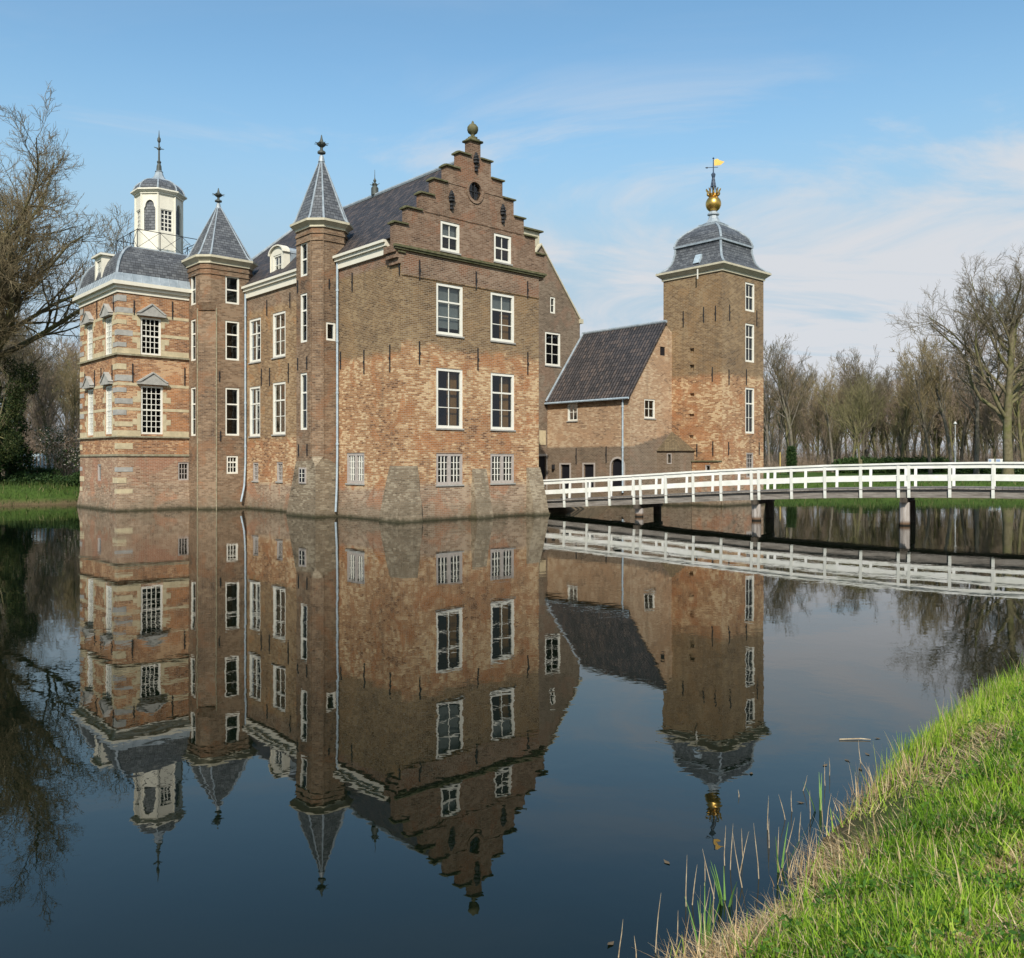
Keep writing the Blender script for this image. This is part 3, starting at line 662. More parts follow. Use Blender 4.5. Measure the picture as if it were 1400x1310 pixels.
# iron railing round the lantern
m = MB(); rx0, rx1, ry0, ry1 = -4.9, -1.1, 18.85, 22.4; zt = 15.88; zb = 14.75
cs = [(rx0, ry0), (rx1, ry0), (rx1, ry1), (rx0, ry1)]
for k in range(4):
    a, b = cs[k], cs[(k + 1) % 4]; m.tube((*a, zt), (*b, zt), .022, .022, 5)
    for j in range(3):
        f0, f1 = j / 3, (j + 1) / 3; p = (a[0] + (b[0] - a[0]) * f0, a[1] + (b[1] - a[1]) * f0); r = (a[0] + (b[0] - a[0]) * f1, a[1] + (b[1] - a[1]) * f1)
        m.tube((*p, zb), (*p, zt + .05), .022, .022, 5); m.tube((*p, zb + .1), (*r, zt), .014, .014, 4); m.tube((*r, zb + .1), (*p, zt), .014, .014, 4)
m.build('iron_railing', 'iron', PT)

# ---- corner tower (right)
tx0, tx1, ty0, ty1 = 22.3, 26.87, -1.65, 2.77
RLf = Face((tx0, ty0), (0, 1), (-1, 0)); RRf = Face((tx0, ty0), (1, 0), (0, -1))
rw = [(2.5, 3.55, 12.1, 13.9, 1, 2), (2.5, 3.53, 8.92, 11.33, 1, 3), (2.5, 3.53, 4.45, 7.32, 1, 3)]; rsm = [(2.6, 3.43, 1.7, 3.25)]
ph = [(2.05, 2.39, 9.5, 9.75), (2.05, 2.39, 8.35, 8.72), (2.05, 2.37, 6.74, 6.95), (2.05, 2.43, 5.5, 5.66), (2.1, 2.44, 4.1, 4.34)]
m = MB(); wall(m, RRf, [(0, BOT), (tx1 - tx0, BOT), (tx1 - tx0, 14.3), (0, 14.3)], [w[:4] for w in rw] + rsm)
wall(m, RLf, [(0, BOT), (ty1 - ty0, BOT), (ty1 - ty0, 14.3), (0, 14.3)], ph, .18)
for h in ph: m.face([RLf.p(h[0], h[2], .16), RLf.p(h[1], h[2], .16), RLf.p(h[1], h[3], .16), RLf.p(h[0], h[3], .16)])
m.face([(tx0, ty1, BOT), (tx1, ty1, BOT), (tx1, ty1, 14.3), (tx0, ty1, 14.3)]); m.face([(tx1, ty0, BOT), (tx1, ty1, BOT), (tx1, ty1, 14.3), (tx1, ty0, 14.3)])
m.box(tx0 + .3, tx1 - .3, ty0 + 1.2, ty1 - .3, 0, 14)
m.hexa([(tx0 - .15, ty0 - .15, BOT), (tx1 + .15, ty0 - .15, BOT), (tx1 + .1, ty0, BOT), (tx0 - .15, ty0, BOT)], [(tx0 - .01, ty0 - .01, .7), (tx1, ty0 - .01, .7), (tx1, ty0, .7), (tx0 - .01, ty0, .7)])
CT = m.build('corner_tower', 'brick_corner', castle, label='square brick tower with bell-shaped slate roof and golden ball')
for w in rw: window(RRf, *w[:4], 2, w[5], (1,), fw=.12, bar=.03, sill=False)
window(RRf, *rsm[0], 3, 5, (), fw=.1, mat='frame_stone', sill=False, name='cellar_window')
for t, a, b in ((2.85, 11.13, 12.13), (1.32, 11.25, 12.2), (.46, 11.23, 12.16), (.69, 7.57, 8.46), (1.82, 3.0, 3.8), (.65, 3.04, 3.94)): anchor(RLf, t, a, b)
for t, a, b in ((.75, 11.26, 12.26), (3.76, 11.25, 12.26), (.68, 7.36, 8.3), (2.58, 7.47, 8.44), (.64, 3.1, 3.88), (4.03, 3.11, 3.93)): anchor(RRf, t, a, b)
tsq = [(tx0, ty0), (tx1, ty0), (tx1, ty1), (tx0, ty1)]
m = MB(); m.prism(poly_off(tsq, .08), 14.22, 14.36); m.prism(poly_off(tsq, .1), 14.361, 14.58, poly_off(tsq, .34)); m.prism(poly_off(tsq, .36), 14.581, 14.7)
m.build('cornice', 'cornice_stone', CT)
tcx, tcy, th = (tx0 + tx1) / 2, (ty0 + ty1) / 2, 2.25
pr = [(-.28, 14.7), (-.02, 14.85), (.22, 15.06), (.38, 15.32), (.46, 15.6), (.53, 15.95), (.55, 16.3)]
pr2 = [(.5, 16.42), (.55, 16.62), (.66, 16.88), (.85, 17.12), (1.08, 17.34), (1.35, 17.54), (1.65, 17.72)]
C1 = curved_roof(tcx, tcy, th, th, pr, 'slate', CT, 'bell_roof'); C2 = curved_roof(tcx, tcy, th, th, pr2, 'slate', CT, 'dome')
m = MB(); hb = 1.8; m.box(tcx - hb, tcx + hb, tcy - hb, tcy + hb, 16.3, 16.42); m.build('lead_band', 'lead', C2)
m = MB(); F = Face((tx0 + .36, ty0), (0, 1), (-1, 0)); m.hexa([F.p(1.75, 15.0, .06), F.p(2.25, 15.0, .06), F.p(2.25, 15.0, .3), F.p(1.75, 15.0, .3)], [F.p(1.75, 15.65, -.06), F.p(2.25, 15.65, -.06), F.p(2.25, 15.65, .3), F.p(1.75, 15.65, .3)])
F = Face((tx0, ty0), (0, 1), (-1, 0)); m = MB(); m.hexa([F.p(1.78, 15.02, -.14 + .2), F.p(2.2, 15.02, .06), F.p(2.2, 15.02, .4), F.p(1.78, 15.02, .4)], [F.p(1.78, 15.6, .36), F.p(2.2, 15.6, .36), F.p(2.2, 15.6, .6), F.p(1.78, 15.6, .6)])
m.build('skylight', 'zinc', C1)
m = MB(); m.box(tx0 - .40, tx0 - .37, -.18, -.1, 13.9, 14.5); m.build('overflow_spout', 'white_paint', CT)
m = MB(); m.box(tcx - .68, tcx + .68, tcy - .68, tcy + .68, 17.68, 17.82)
m.lathe(tcx, tcy, [(.75, 17.82), (.48, 17.98), (.34, 18.2), (.27, 18.42), (.38, 18.46), (.38, 18.54), (.28, 18.58), (.24, 18.68)], 8, R(22.5)); m.build('lead_neck', 'lead', C2)
m = MB(); m.lathe(tcx, tcy, [(.49 * math.sin(q) + .001, 19.17 - .52 * math.cos(q)) for q in [math.pi * k / 16 for k in range(17)]], 28); gb_ = m.build('golden_ball', 'gilt', C2, True)
m = MB()
for k in range(10):
    a = 2 * math.pi * k / 10; c, s = math.cos(a), math.sin(a); pts = [(tcx + c * .2, tcy + s * .2, 19.68), (tcx + c * .38, tcy + s * .38, 19.78), (tcx + c * .36, tcy + s * .36, 19.95), (tcx + c * .48, tcy + s * .48, 20.12)]
    for p, r_, w in zip(pts, pts[1:], (.09, .07, .05)): m.tube(p, r_, w, w * .6, 6)
m.lathe(tcx, tcy, [(.3, 19.66), (.3, 19.8), (.2, 19.85)], 12); m.build('gilt_flames', 'gilt', C2)
m = MB()
for k in range(4):
    a = math.pi / 4 + k * math.pi / 2; c, s = math.cos(a), math.sin(a); m.tube((tcx + c * .22, tcy + s * .22, 19.8), (tcx, tcy, 21.2), .045, .03, 5)
    m.tube((tcx + c * .17, tcy + s * .17, 20.3), (tcx - s * .17, tcy + c * .17, 20.3), .03, .03, 4); m.tube((tcx + c * .1, tcy + s * .1, 20.7), (tcx - s * .1, tcy + c * .1, 20.7), .03, .03, 4)
m.lathe(tcx, tcy, [(.03, 19.8), (.14, 20.5), (.05, 20.75), (.12, 20.95), (.14, 21.08), (.04, 21.2), (.03, 21.7), (.025, 22.05), (.07, 22.09), (.02, 22.16)], 8)
m.build('spire_finial', 'blue_lead', C2)
m = MB(); # weather vane: swings as one; arrow points away from the flag
vd = Vector((.74, -.67, 0)); o_ = Vector((tcx, tcy, 0)); P = lambda a, z, e=0.0: (tcx + vd.x * a - vd.y * e, tcy + vd.y * a + vd.x * e, z)
fl = [(.05, 21.62), (.45, 21.66), (.72, 21.88), (.62, 21.9), (.4, 21.97), (.25, 22.07), (.05, 22.0)]
m.hexa([P(a, z, -.012) for a, z in fl], [P(a, z, .012) for a, z in fl]); m.cur = 1
m.tube(P(-.5, 21.49), P(.3, 21.53), .02, .02, 5); m.tube(P(-.55, 21.49), P(-.38, 21.49), .001, .06, 6)
m.build('weather_vane', ['gilt', 'iron'], C2)

# ---- low side house between rear wing and corner tower
hx0, hy0, hy1 = 18.2, 2.1, 9.2
HLf = Face((hx0, hy0), (0, 1), (-1, 0)); HRf = Face((hx0, hy0), (1, 0), (0, -1))
hwl = [(4.35, 5.25, 5.32, 6.45)]; hwr = [(1.35, 2.4, 5.37, 6.55)]; vent = (2.9, 3.42, 9.35, 9.9)
doors = [(5.05, 5.85, .9, 2.5), (2.95, 3.8, .9, 2.52)]; adoor = [(.5, .9), (1.5, .9), (1.5, 2.4)] + [(1.0 + .5 * math.cos(q), 2.4 + .48 * math.sin(q)) for q in [math.pi * k / 10 for k in range(11)]][1:-1] + [(.5, 2.4)]
m = MB(); wall(m, HLf, [(0, BOT), (7.1, BOT), (7.1, 6.75), (0, 6.75)], hwl + doors + [adoor], .25)
wall(m, HRf, [(0, BOT), (4.1, BOT), (4.1, 10.9), (3.4, 11.35), (0, 6.75)], hwr + [vent], .2)
m.face([(22.3, 2.8, BOT), (22.3, 9.2, BOT), (22.3, 9.2, 10.7), (22.3, 2.8, 10.7)]); m.face([(18.2, 9.2, BOT), (22.3, 9.2, BOT), (22.3, 9.2, 10), (18.2, 9.2, 6.7)])
m.box(18.5, 22.1, 3.2, 9, 4.0, 4.1); m.box(19.4, 22.1, 2.9, 9, 0, 6.7)
SH = m.build('side_house', 'brick_house', castle, label='low pale brick side house with steep dark tiled roof')
m = MB()
m.face([(17.98, 9.3, 6.62), (17.98, 2.0, 6.62), (21.62, 2.0, 11.5), (21.62, 9.3, 11.5)]); m.face([(21.62, 9.3, 11.5), (21.62, 2.0, 11.5), (23.0, 2.8, 9.7), (23.0, 9.3, 9.7)])
m.face([(17.98, 2.0, 6.62), (17.98, 2.0, 6.5), (21.62, 2.0, 11.38), (21.62, 2.0, 11.5)]); m.face([(17.98, 9.3, 6.5), (17.98, 2.0, 6.5), (17.98, 2.0, 6.62), (17.98, 9.3, 6.62)]); m.face([(17.98, 9.3, 6.5), (17.98, 2.0, 6.5), (21.62, 2.0, 11.38), (21.62, 9.3, 11.38)])
HRo = m.build('house_roof', 'pantile', SH)
m = MB(); m.tube((21.62, 2.0, 11.52), (21.62, 9.2, 11.52), .1); m.tube((18.0, 9.14, 6.68), (21.62, 9.14, 11.55), .07, .07, 6); m.build('ridge_capping', 'lead', HRo)
m = MB(); m.tube((17.93, 2.0, 6.52), (17.93, 9.15, 6.52), .07); m.build('gutter', 'zinc', SH)
window(HLf, *hwl[0], 2, 2, (), fw=.09, name='house_window'); window(HRf, *hwr[0], 2, 2, (), fw=.09, name='house_window')
m = MB(); HRf.box(m, *vent, .05, .1); m.build('loft_hatch', 'door_and_shade_dark', castle)
for d in doors:
    m = MB(); a, b, z0, z1 = d; HLf.box(m, a, b, z0, z1, .12, .16); dd = m.build('door', 'door_and_shade_dark', castle)
    m = MB(); HLf.box(m, a - .12, a - .001, z0, z1 + .1, -.02, .1); HLf.box(m, b + .001, b + .12, z0, z1 + .1, -.02, .1); HLf.box(m, a, b, z1 + .001, z1 + .1, -.019, .1); m.build('door_surround', 'frame_stone', dd)
m = MB(); m.face([HLf.p(x, z, .15) for x, z in adoor]); dd = m.build('arched_door', 'door_and_shade_dark', castle)
m = MB(); inner = [(.5, .9), (.5, 2.4)] + [(1.0 - .5 * math.cos(q), 2.4 + .48 * math.sin(q)) for q in [math.pi * k / 10 for k in range(1, 10)]] + [(1.5, 2.4), (1.5, .9)]
outer = [(.38, .9), (.38, 2.4)] + [(1.0 - .62 * math.cos(q), 2.4 + .6 * math.sin(q)) for q in [math.pi * k / 10 for k in range(1, 10)]] + [(1.62, 2.4), (1.62, .9)]
for k in range(len(inner) - 1):
    a, b, c, d = outer[k], outer[k + 1], inner[k + 1], inner[k]; m.hexa([HLf.p(*a, .02), HLf.p(*b, .02), HLf.p(*c, .02), HLf.p(*d, .02)], [HLf.p(*a, -.02), HLf.p(*b, -.02), HLf.p(*c, -.02), HLf.p(*d, -.02)])
m.build('door_surround', 'frame_stone', dd)
anchor(HLf, 4.45, 2.51, 3.56); anchor(HLf, 1.9, 2.62, 3.64)
pipe([(18.1, 2.6, 6.6), (18.1, 2.6, .8)])
m = MB(); HLf.box(m, 6.35, 6.5, 2.2, 2.5, -.2, -.05); m.build('wall_lamp', 'iron', castle)
# shaft of the small privy tower in the corner
m = MB(); ax0, ay0 = 20.85, .4
AL = Face((ax0, ay0), (0, 1), (-1, 0)); AR = Face((ax0, ay0), (1, 0), (0, -1))
wall(m, AL, [(0, BOT), (1.7, BOT), (1.7, 3.4), (0, 3.4)], [(.68, .92, 2.6, 3.15)]); wall(m, AR, [(0, BOT), (1.45, BOT), (1.45, 3.4), (0, 3.4)])
m.face([(ax0 + .3, ay0 + .3, 3.35), (22.3, ay0 + .3, 3.35), (22.3, 2.1, 3.35), (ax0 + .3, 2.1, 3.35)])
AX = m.build('privy_shaft', 'brick_annex', castle, label='small brick privy shaft with hipped tile roof')
m = MB(); a = (ax0 - .12, ay0 - .12, 3.36); b = (22.3, ay0 - .12, 3.36); c = (22.3, 2.1, 3.36); d = (ax0 - .12, 2.1, 3.36); t1 = (21.7, 1.35, 4.5); t2 = (22.3, 2.1, 4.62)
m.faces([a, b, c, d, (22.28, 2.08, 4.6), ], [(0, 1, 4), (0, 4, 3), (3, 2, 1, 0), (1, 2, 4), (2, 3, 4)]); m.build('privy_roof', 'brown_tile', AX)
window(AL, .62, .98, 2.55, 3.2, 1, 1, (), fw=.06, mat='frame_stone', sill=False, name='privy_window', off=-.04)
m = MB(); BL = Face((22.0, -1.6), (0, 1), (-1, 0)); wall(m, BL, [(0, BOT), (1.95, BOT), (1.95, 2.68), (0, 2.68)], [(.6, .98, 2.1, 2.5)], .15); m.face([(22.0, -1.6, BOT), (22.3, -1.6, BOT), (22.3, -1.6, 2.68), (22.0, -1.6, 2.68)]); 
m.build('lean_to', 'brick_corner', castle)
m = MB(); m.box(21.93, 22.3, -1.64, .38, 2.682, 2.76); m.build('ledge', 'mossy_stone', castle)
window(BL, .6, .98, 2.1, 2.5, 1, 1, (), fw=.06, mat='frame_stone', sill=False, name='privy_window')

# ---- rear wing
WGf = Face((13.8, 9.25), (1, 0), (0, -1))
wwn = [(4.24, 5.69, 9.1, 11.33)]; wsm = [(4.72, 5.2, 12.6, 13.7)]; wdr = (3.6, 4.36, .7, 3.05)
m = MB(); wall(m, WGf, [(-5.3, BOT), (7.6, BOT), (7.6, 12.4), (3.8, 17.0), (0, 12.4), (-5.3, 12.4)], wwn + wsm + [wdr])
m.face([(21.4, 9.25, BOT), (21.4, 22, BOT), (21.4, 22, 12.4), (21.4, 9.25, 12.4)]); m.face([(8.5, 22, BOT), (21.4, 22, BOT), (21.4, 22, 12.4), (8.5, 22, 12.4)]); m.face([(13.8, 22, 12.4), (21.4, 22, 12.4), (17.6, 22, 17)])
m.box(14, 21.2, 11.5, 21.5, 0, 12)
RW = m.build('rear_wing', 'brick_rear', castle, label='tall brown brick rear wing with sloping gable')
m = MB(); m.face([(17.6, 9.3, 16.98), (21.5, 9.3, 12.3), (21.5, 22, 12.3), (17.6, 22, 16.98)]); m.face([(17.6, 9.3, 16.98), (13.7, 9.3, 12.3), (13.7, 22, 12.3), (17.6, 22, 16.98)]); m.face([(8.5, 9.3, 12.41), (13.9, 9.3, 12.41), (13.9, 22, 12.41), (8.5, 22, 12.41)])
m.build('wing_roof', 'pantile', RW)
m = MB()
for sgn in (1, -1):
    a = (17.6, 17.08); b = (17.6 + sgn * 3.85, 12.42); nx, nz = .1 * sgn, .08
    m.hexa([(a[0], 9.13, a[1] - .12), (b[0], 9.13, b[1] - .12), (b[0], 9.5, b[1] - .12), (a[0], 9.5, a[1] - .12)], [(a[0], 9.13, a[1]), (b[0] + .05 * sgn, 9.13, b[1]), (b[0] + .05 * sgn, 9.5, b[1]), (a[0], 9.5, a[1])])
m.box(21.3, 21.6, 9.1, 9.5, 12.2, 12.5); m.build('coping', 'cornice_stone', RW)
window(WGf, *wwn[0], 2, 3, (1,), fw=.13); window(WGf, *wsm[0], 1, 2, (), fw=.1, sill=False)
m = MB(); WGf.box(m, *wdr, .15, .2); dd = m.build('door', 'door_and_shade_dark', castle)
m = MB(); WGf.box(m, 4.361, 4.5, .7, 3.2, -.03, .1); WGf.box(m, 3.45, 3.599, .7, 3.2, -.03, .1); WGf.box(m, 3.6, 4.36, 3.051, 3.2, -.029, .1); m.build('door_surround', 'frame_stone', dd)
m = MB(); WGf.box(m, 3.7, 4.28, 3.8, 4.75, -.03, .0); m.build('wall_plaque', 'sandstone', castle)
m = MB(); m.box(16.4, 17.95, 9.7, 10.7, 16, 17.95); m.build('chimney', 'cornice_stone', RW)
m = MB(); m.box(16.2, 18.15, 9.5, 10.9, 17.95, 18.05); m.hexa([(16.3, 9.6, 18.05), (18.05, 9.6, 18.05), (18.05, 10.8, 18.05), (16.3, 10.8, 18.05)], [(17, 10.1, 18.2), (17.3, 10.1, 18.2), (17.3, 10.3, 18.2), (17, 10.3, 18.2)]); m.build('chimney_cap', 'mossy_stone', RW)

exec_ground = True
# ------------------------------------------------------------------ terrain, water
ctrl = [(.88, 4.6), (1.62, 5.28), (3.05, 7.27), (4.95, 9.35), (7.25, 11.5), (11.5, 15.2), (20, 20.5), (27, 24), (31, 29), (36, 37), (44, 52), (44, 66), (30, 71), (19, 71.5), (10, 76), (-5, 84), (-18, 80), (-25, 66), (-26.8, 56.5), (-31, 52.8), (-38, 48), (-44, 35), (-42, 15), (-30, 0), (-14, -5), (-5, -1.5), (-.9, 2.3)]
C = np.array(ctrl, float); n = len(C); pts = []
for i in range(n):
    p0, p1, p2, p3 = C[i - 1], C[i], C[(i + 1) % n], C[(i + 2) % n]; k = max(3, int(np.linalg.norm(p2 - p1) / .6))
    for t in np.arange(k) / k:
        pts.append(.5 * ((2 * p1) + (-p0 + p2) * t + (2 * p0 - 5 * p1 + 4 * p2 - p3) * t * t + (-p0 + 3 * p1 - 3 * p2 + p3) * t ** 3))
OUT = np.array(pts); nO = len(OUT)
s_ = np.arange(nO) * .6; OUT = OUT
tan = np.roll(OUT, -1, 0) - np.roll(OUT, 1, 0); tan /= np.linalg.norm(tan, axis=1)[:, None]
nor = np.stack([tan[:, 1], -tan[:, 0]], 1)
area = .5 * np.sum(OUT[:, 0] * np.roll(OUT[:, 1], -1) - np.roll(OUT[:, 0], -1) * OUT[:, 1])
if area < 0: nor = -nor
for _ in range(3): nor = (np.roll(nor, 1, 0) + nor + np.roll(nor, -1, 0)); nor /= np.linalg.norm(nor, axis=1)[:, None]
NEAR = [(-2, -1.2), (-.6, -.3), (0, -.03), (.25, .17), (.6, .36), (1.2, .6), (2.0, .88), (3.2, 1.08), (6, 1.18)]
def gz(off): return np.interp(off, [a for a, _ in NEAR], [b for _, b in NEAR])
def sdist(P):
    A = OUT; B = np.roll(OUT, -1, 0); res = np.full(len(P), 1e9); 
    for i in range(0, len(P), 4000):
        p = P[i:i + 4000][:, None, :]; d = B - A; t = np.clip(((p - A) * d).sum(2) / (d * d).sum(1), 0, 1); q = A + t[..., None] * d
        dist = np.linalg.norm(p - q, axis=2); j = dist.argmin(1); near = q[np.arange(len(j)), j]; sgn = np.sign(((P[i:i + 4000] - near) * nor[j]).sum(1)); res[i:i + 4000] = dist.min(1) * sgn
    return res
cen = np.array([0, 35.0]); rings = []; 
for off, z in NEAR:
    q = OUT + nor * off; w = np.sin(np.arange(nO) * .9) * .05 + np.sin(np.arange(nO) * 2.3) * .03; far = np.linalg.norm(OUT, axis=1) > 20
    q = q + nor * (np.where(far, w * 3, w) * (1 if -1 < off < 2 else 0))[:, None]
    rings.append(np.column_stack([q, np.full(nO, z)]))
base = OUT + nor * 6
for r_, z in ((14, 1.2), (30, 1.3), (60, 1.45), (150, 1.5), (600, 1.5), (3000, 1.5)):
    d = base - cen; d = d / np.linalg.norm(d, axis=1)[:, None]; rings.append(np.column_stack([base + d * (r_ - 6), np.full(nO, z)]))
V_ = np.concatenate(rings); fs = []
for r_ in range(len(rings) - 1):
    for k in range(nO): fs.append((r_ * nO + k, r_ * nO + (k + 1) % nO, (r_ + 1) * nO + (k + 1) % nO, (r_ + 1) * nO + k))
def raw_mesh(name, V, F, mat, smooth=False, rnd=None):
    me = bpy.data.meshes.new(name); V = np.asarray(V, np.float32); F = np.asarray(F, np.int32); k = F.shape[1]
    me.vertices.add(len(V)); me.vertices.foreach_set('co', V.ravel()); me.loops.add(F.size); me.loops.foreach_set('vertex_index', F.ravel())
    me.polygons.add(len(F)); me.polygons.foreach_set('loop_start', np.arange(len(F), dtype=np.int32) * k); me.polygons.foreach_set('loop_total', np.full(len(F), k, np.int32))
    me.update(calc_edges=True); me.validate()
    if smooth: me.polygons.foreach_set('use_smooth', np.ones(len(F), bool))
    if rnd is not None:
        a = me.attributes.new('rnd', 'FLOAT', 'FACE'); a.data.foreach_set('value', np.asarray(rnd, np.float32))
    me.materials.append(M[mat]); o = bpy.data.objects.new(name, me); col.objects.link(o); return o
t = NT('ground'); o = t.obj(); nz = t.noise(o, .9, 6, .7); n2 = t.noise(o, 14, 4, .7); sz = t.n('ShaderNodeSeparateXYZ', Vector=o).outputs[2]
c = t.ramp(t.math('ADD', t.math('MULTIPLY', nz, .5), t.math('MULTIPLY', n2, .5)), [(.3, (.03, .055, .012)), (.5, (.055, .095, .018)), (.7, (.095, .13, .032))])
c = t.mix(t.mapr(t.math('ADD', sz, t.math('MULTIPLY', t.noise(o, 2.2, 4), .4)), .62, .3), c, t.ramp(n2, [(.3, (.06, .045, .024)), (.7, (.15, .115, .06))]))
t.bsdf(c, .95, n2, .8, .05, .1); M['ground'] = t.m
struct(raw_mesh('ground', V_, fs, 'ground', True))
# water
t = NT('water'); o = t.obj()
w1 = t.noise(t.scl(o, 1, 1, 1), .35, 2, .5); w2 = t.noise(t.scl(o, 1.0, 1.0, 1), 2.2, 3, .55, .3); w3 = t.noise(o, 9, 2, .5)
patch_ = t.mapr(t.noise(o, .09, 2), .38, .62, .25, 1.0)
hgt = t.math('MULTIPLY', t.math('ADD', t.math('ADD', t.math('MULTIPLY', w1, .007), t.math('MULTIPLY', w2, .0018)), t.math('MULTIPLY', w3, .0002)), patch_)
b = t.bsdf((.0030, .0056, .0028), .008, None, spec=.5); b.inputs['IOR'].default_value = 1.46
bn = t.n('ShaderNodeBump', Strength=1.0, Distance=1.0); t.put(bn.inputs['Height'], hgt); t.t.links.new(bn.outputs[0], b.inputs['Normal']); M['water'] = t.m
wp = OUT + nor * 1.5; m = MB(); m.face([(x, y, 0) for x, y in wp]); struct(m.build('water', 'water'))
# quay landing between main block and side house (castle frame)
m = MB(); tp = [(8.5, 1.1), (9.3, .95), (12.2, 2.1), (18.2, 4.6), (18.2, 9.25), (8.5, 9.25)]; bt = [(8.5, -.3), (9.8, -.5), (13, .7), (18.2, 2.6), (18.2, 9.25), (8.5, 9.25)]
m.prism(bt, -.7, .72, tp); qg = m.build('quay_ground', 'earth'); qg.location = P0; qg.rotation_euler = (0, 0, ANG); struct(qg)

# ------------------------------------------------------------------ bridge
t = NT('weathered_timber'); o = t.obj(); g_ = t.noise(t.scl(o, 1.2, 6, 14), 1.0, 5, .7)
t.bsdf(t.ramp(g_, [(.3, (.08, .068, .058)), (.5, (.18, .16, .14)), (.7, (.30, .27, .24))]), .9, g_, .4, .01, .1); M['timber'] = t.m
t = NT('dark_shaded_timber'); o = t.obj(); g_ = t.noise(t.scl(o, 6, 6, 1), 1.0, 5, .7); sz = t.n('ShaderNodeSeparateXYZ', Vector=o).outputs[2]
c = t.ramp(g_, [(.3, (.035, .028, .022)), (.7, (.11, .09, .07))]); t.bsdf(c, .9, g_, .4, .01, .1); M['dark_shaded_timber'] = t.m
t = NT('pile_timber'); o = t.obj(); g_ = t.noise(t.scl(o, 9, 9, 1.2), 1.0, 5, .7); sz = t.n('ShaderNodeSeparateXYZ', Vector=o).outputs[2]
c = t.ramp(g_, [(.3, (.16, .13, .11)), (.5, (.33, .29, .26)), (.7, (.45, .41, .38))]); c = t.mix(t.mapr(sz, .22, .1), c, (.13, .08, .05, 1)); c = t.mix(t.mapr(sz, .08, .03), c, (.02, .018, .015, 1))
t.bsdf(c, .9, g_, .4, .01, .1); M['pile_timber'] = t.m
simple('bridge_white', (.73, .715, .68), .55, .12, 1.7, .3, c2=(.56, .56, .49))
BA = math.atan2(-.497, .868); BW = 2.9
br = empty('footbridge', (6.36, 42.2, 0), BA, 'arched white railed timber footbridge crossing the moat to the castle', 'bridge')
zs = [(-5.95, 1.72), (-4.2, 1.82), (-2.95, 1.9), (-.25, 2.06), (1.22, 2.16), (2.57, 2.25), (5.45, 2.41), (8.5, 2.555), (11.6, 2.64), (13.4, 2.68), (16, 2.69), (17.5, 2.68), (20.5, 2.58), (23.5, 2.42), (28, 2.15)]
rz = lambda s: float(np.interp(s, [a for a, _ in zs], [b for _, b in zs]))
posts = [-5.4, -4.21, -2.95, -1.71, -.42, -.07, 1.22, 2.57, 3.89, 5.3, 5.63, 7.07, 8.49, 9.96, 11.44, 11.84, 13.37, 14.92, 16.4, 17.4, 17.75, 19.2, 20.7, 22.2, 23.3, 23.65, 25.1, 26.6]
piles = [-.25, 5.45, 11.65, 17.6, 23.5]
knots = [-5.95] + sorted(set(piles + [-3, 2.6, 8.5, 14.6, 20.5])) + [27.9]
def run(m, y0, y1, dz0, dz1, a=None, ks=knots):
    for p, q_ in zip(ks, ks[1:]):
        m.hexa([(p, y0, rz(p) + dz0), (q_, y0, rz(q_) + dz0), (q_, y1, rz(q_) + dz0), (p, y1, rz(p) + dz0)], [(p, y0, rz(p) + dz1), (q_, y0, rz(q_) + dz1), (q_, y1, rz(q_) + dz1), (p, y1, rz(p) + dz1)])
for side in (0, 1):
    sg_ = -1 if side == 0 else 1; yb = 0 if side == 0 else BW; yt = yb + sg_ * .13
    m = MB(); ya, yb_ = sorted((yt - sg_ * .05, yt + sg_ * .11)); run(m, ya, yb_, -.075, 0)
    ya, yb_ = sorted((yt - sg_ * .0, yt + sg_ * .045)); run(m, ya, yb_, -.245, -.085)
    m.build('handrail', 'bridge_white', br)
    m = MB(); ym = yb + sg_ * .07; ya, yb_ = sorted((ym + sg_ * .0, ym + sg_ * .045)); run(m, ya, yb_, -.76, -.54); m.build('middle_rail', 'bridge_white', br)
    m = MB(); ya, yb_ = sorted((yb - sg_ * .06, yb - sg_ * .005)); run(m, ya, yb_, -1.46, -1.12); m.build('edge_beam', 'timber', br)
    pm = None
    for s in posts:
        if pm is None:
            q_ = MB(); w = .058; lo_, hi_ = -1.46, -.076
            q_.hexa([(-w, -.005 * -sg_ if False else 0, lo_), (w, 0, lo_), (w, sg_ * -.055, lo_), (-w, sg_ * -.055, lo_)] if False else [(-w, 0.0, lo_), (w, 0.0, lo_), (w, sg_ * .09, lo_), (-w, sg_ * .09, lo_)],
                    [(-w, sg_ * .13 - sg_ * .001, hi_), (w, sg_ * .13 - sg_ * .001, hi_), (w, sg_ * .20, hi_), (-w, sg_ * .20, hi_)])
            pm = q_.build('rail_post', 'bridge_white', br); o = pm
        else: o = pm.copy(); col.objects.link(o); o.parent = br
        o.location = (s, yb, rz(s))
m = MB(); ks = list(np.arange(-5.95, 27.9, .2))
for k, s in enumerate(ks[:-1]):
    a, b = s + .006, s + .194; m.hexa([(a, -.12, rz(a) - 1.118), (b, -.12, rz(b) - 1.118), (b, BW + .02, rz(b) - 1.118), (a, BW + .02, rz(a) - 1.118)], [(a, -.12, rz(a) - 1.06), (b, -.12, rz(b) - 1.06), (b, BW + .02, rz(b) - 1.06), (a, BW + .02, rz(a) - 1.06)])
m.build('deck_planks', 'timber', br)
m = MB()
for y in (.7, 1.45, 2.2): run(m, y - .08, y + .08, -1.4, -1.12)
m.build('joist', 'dark_shaded_timber', br)
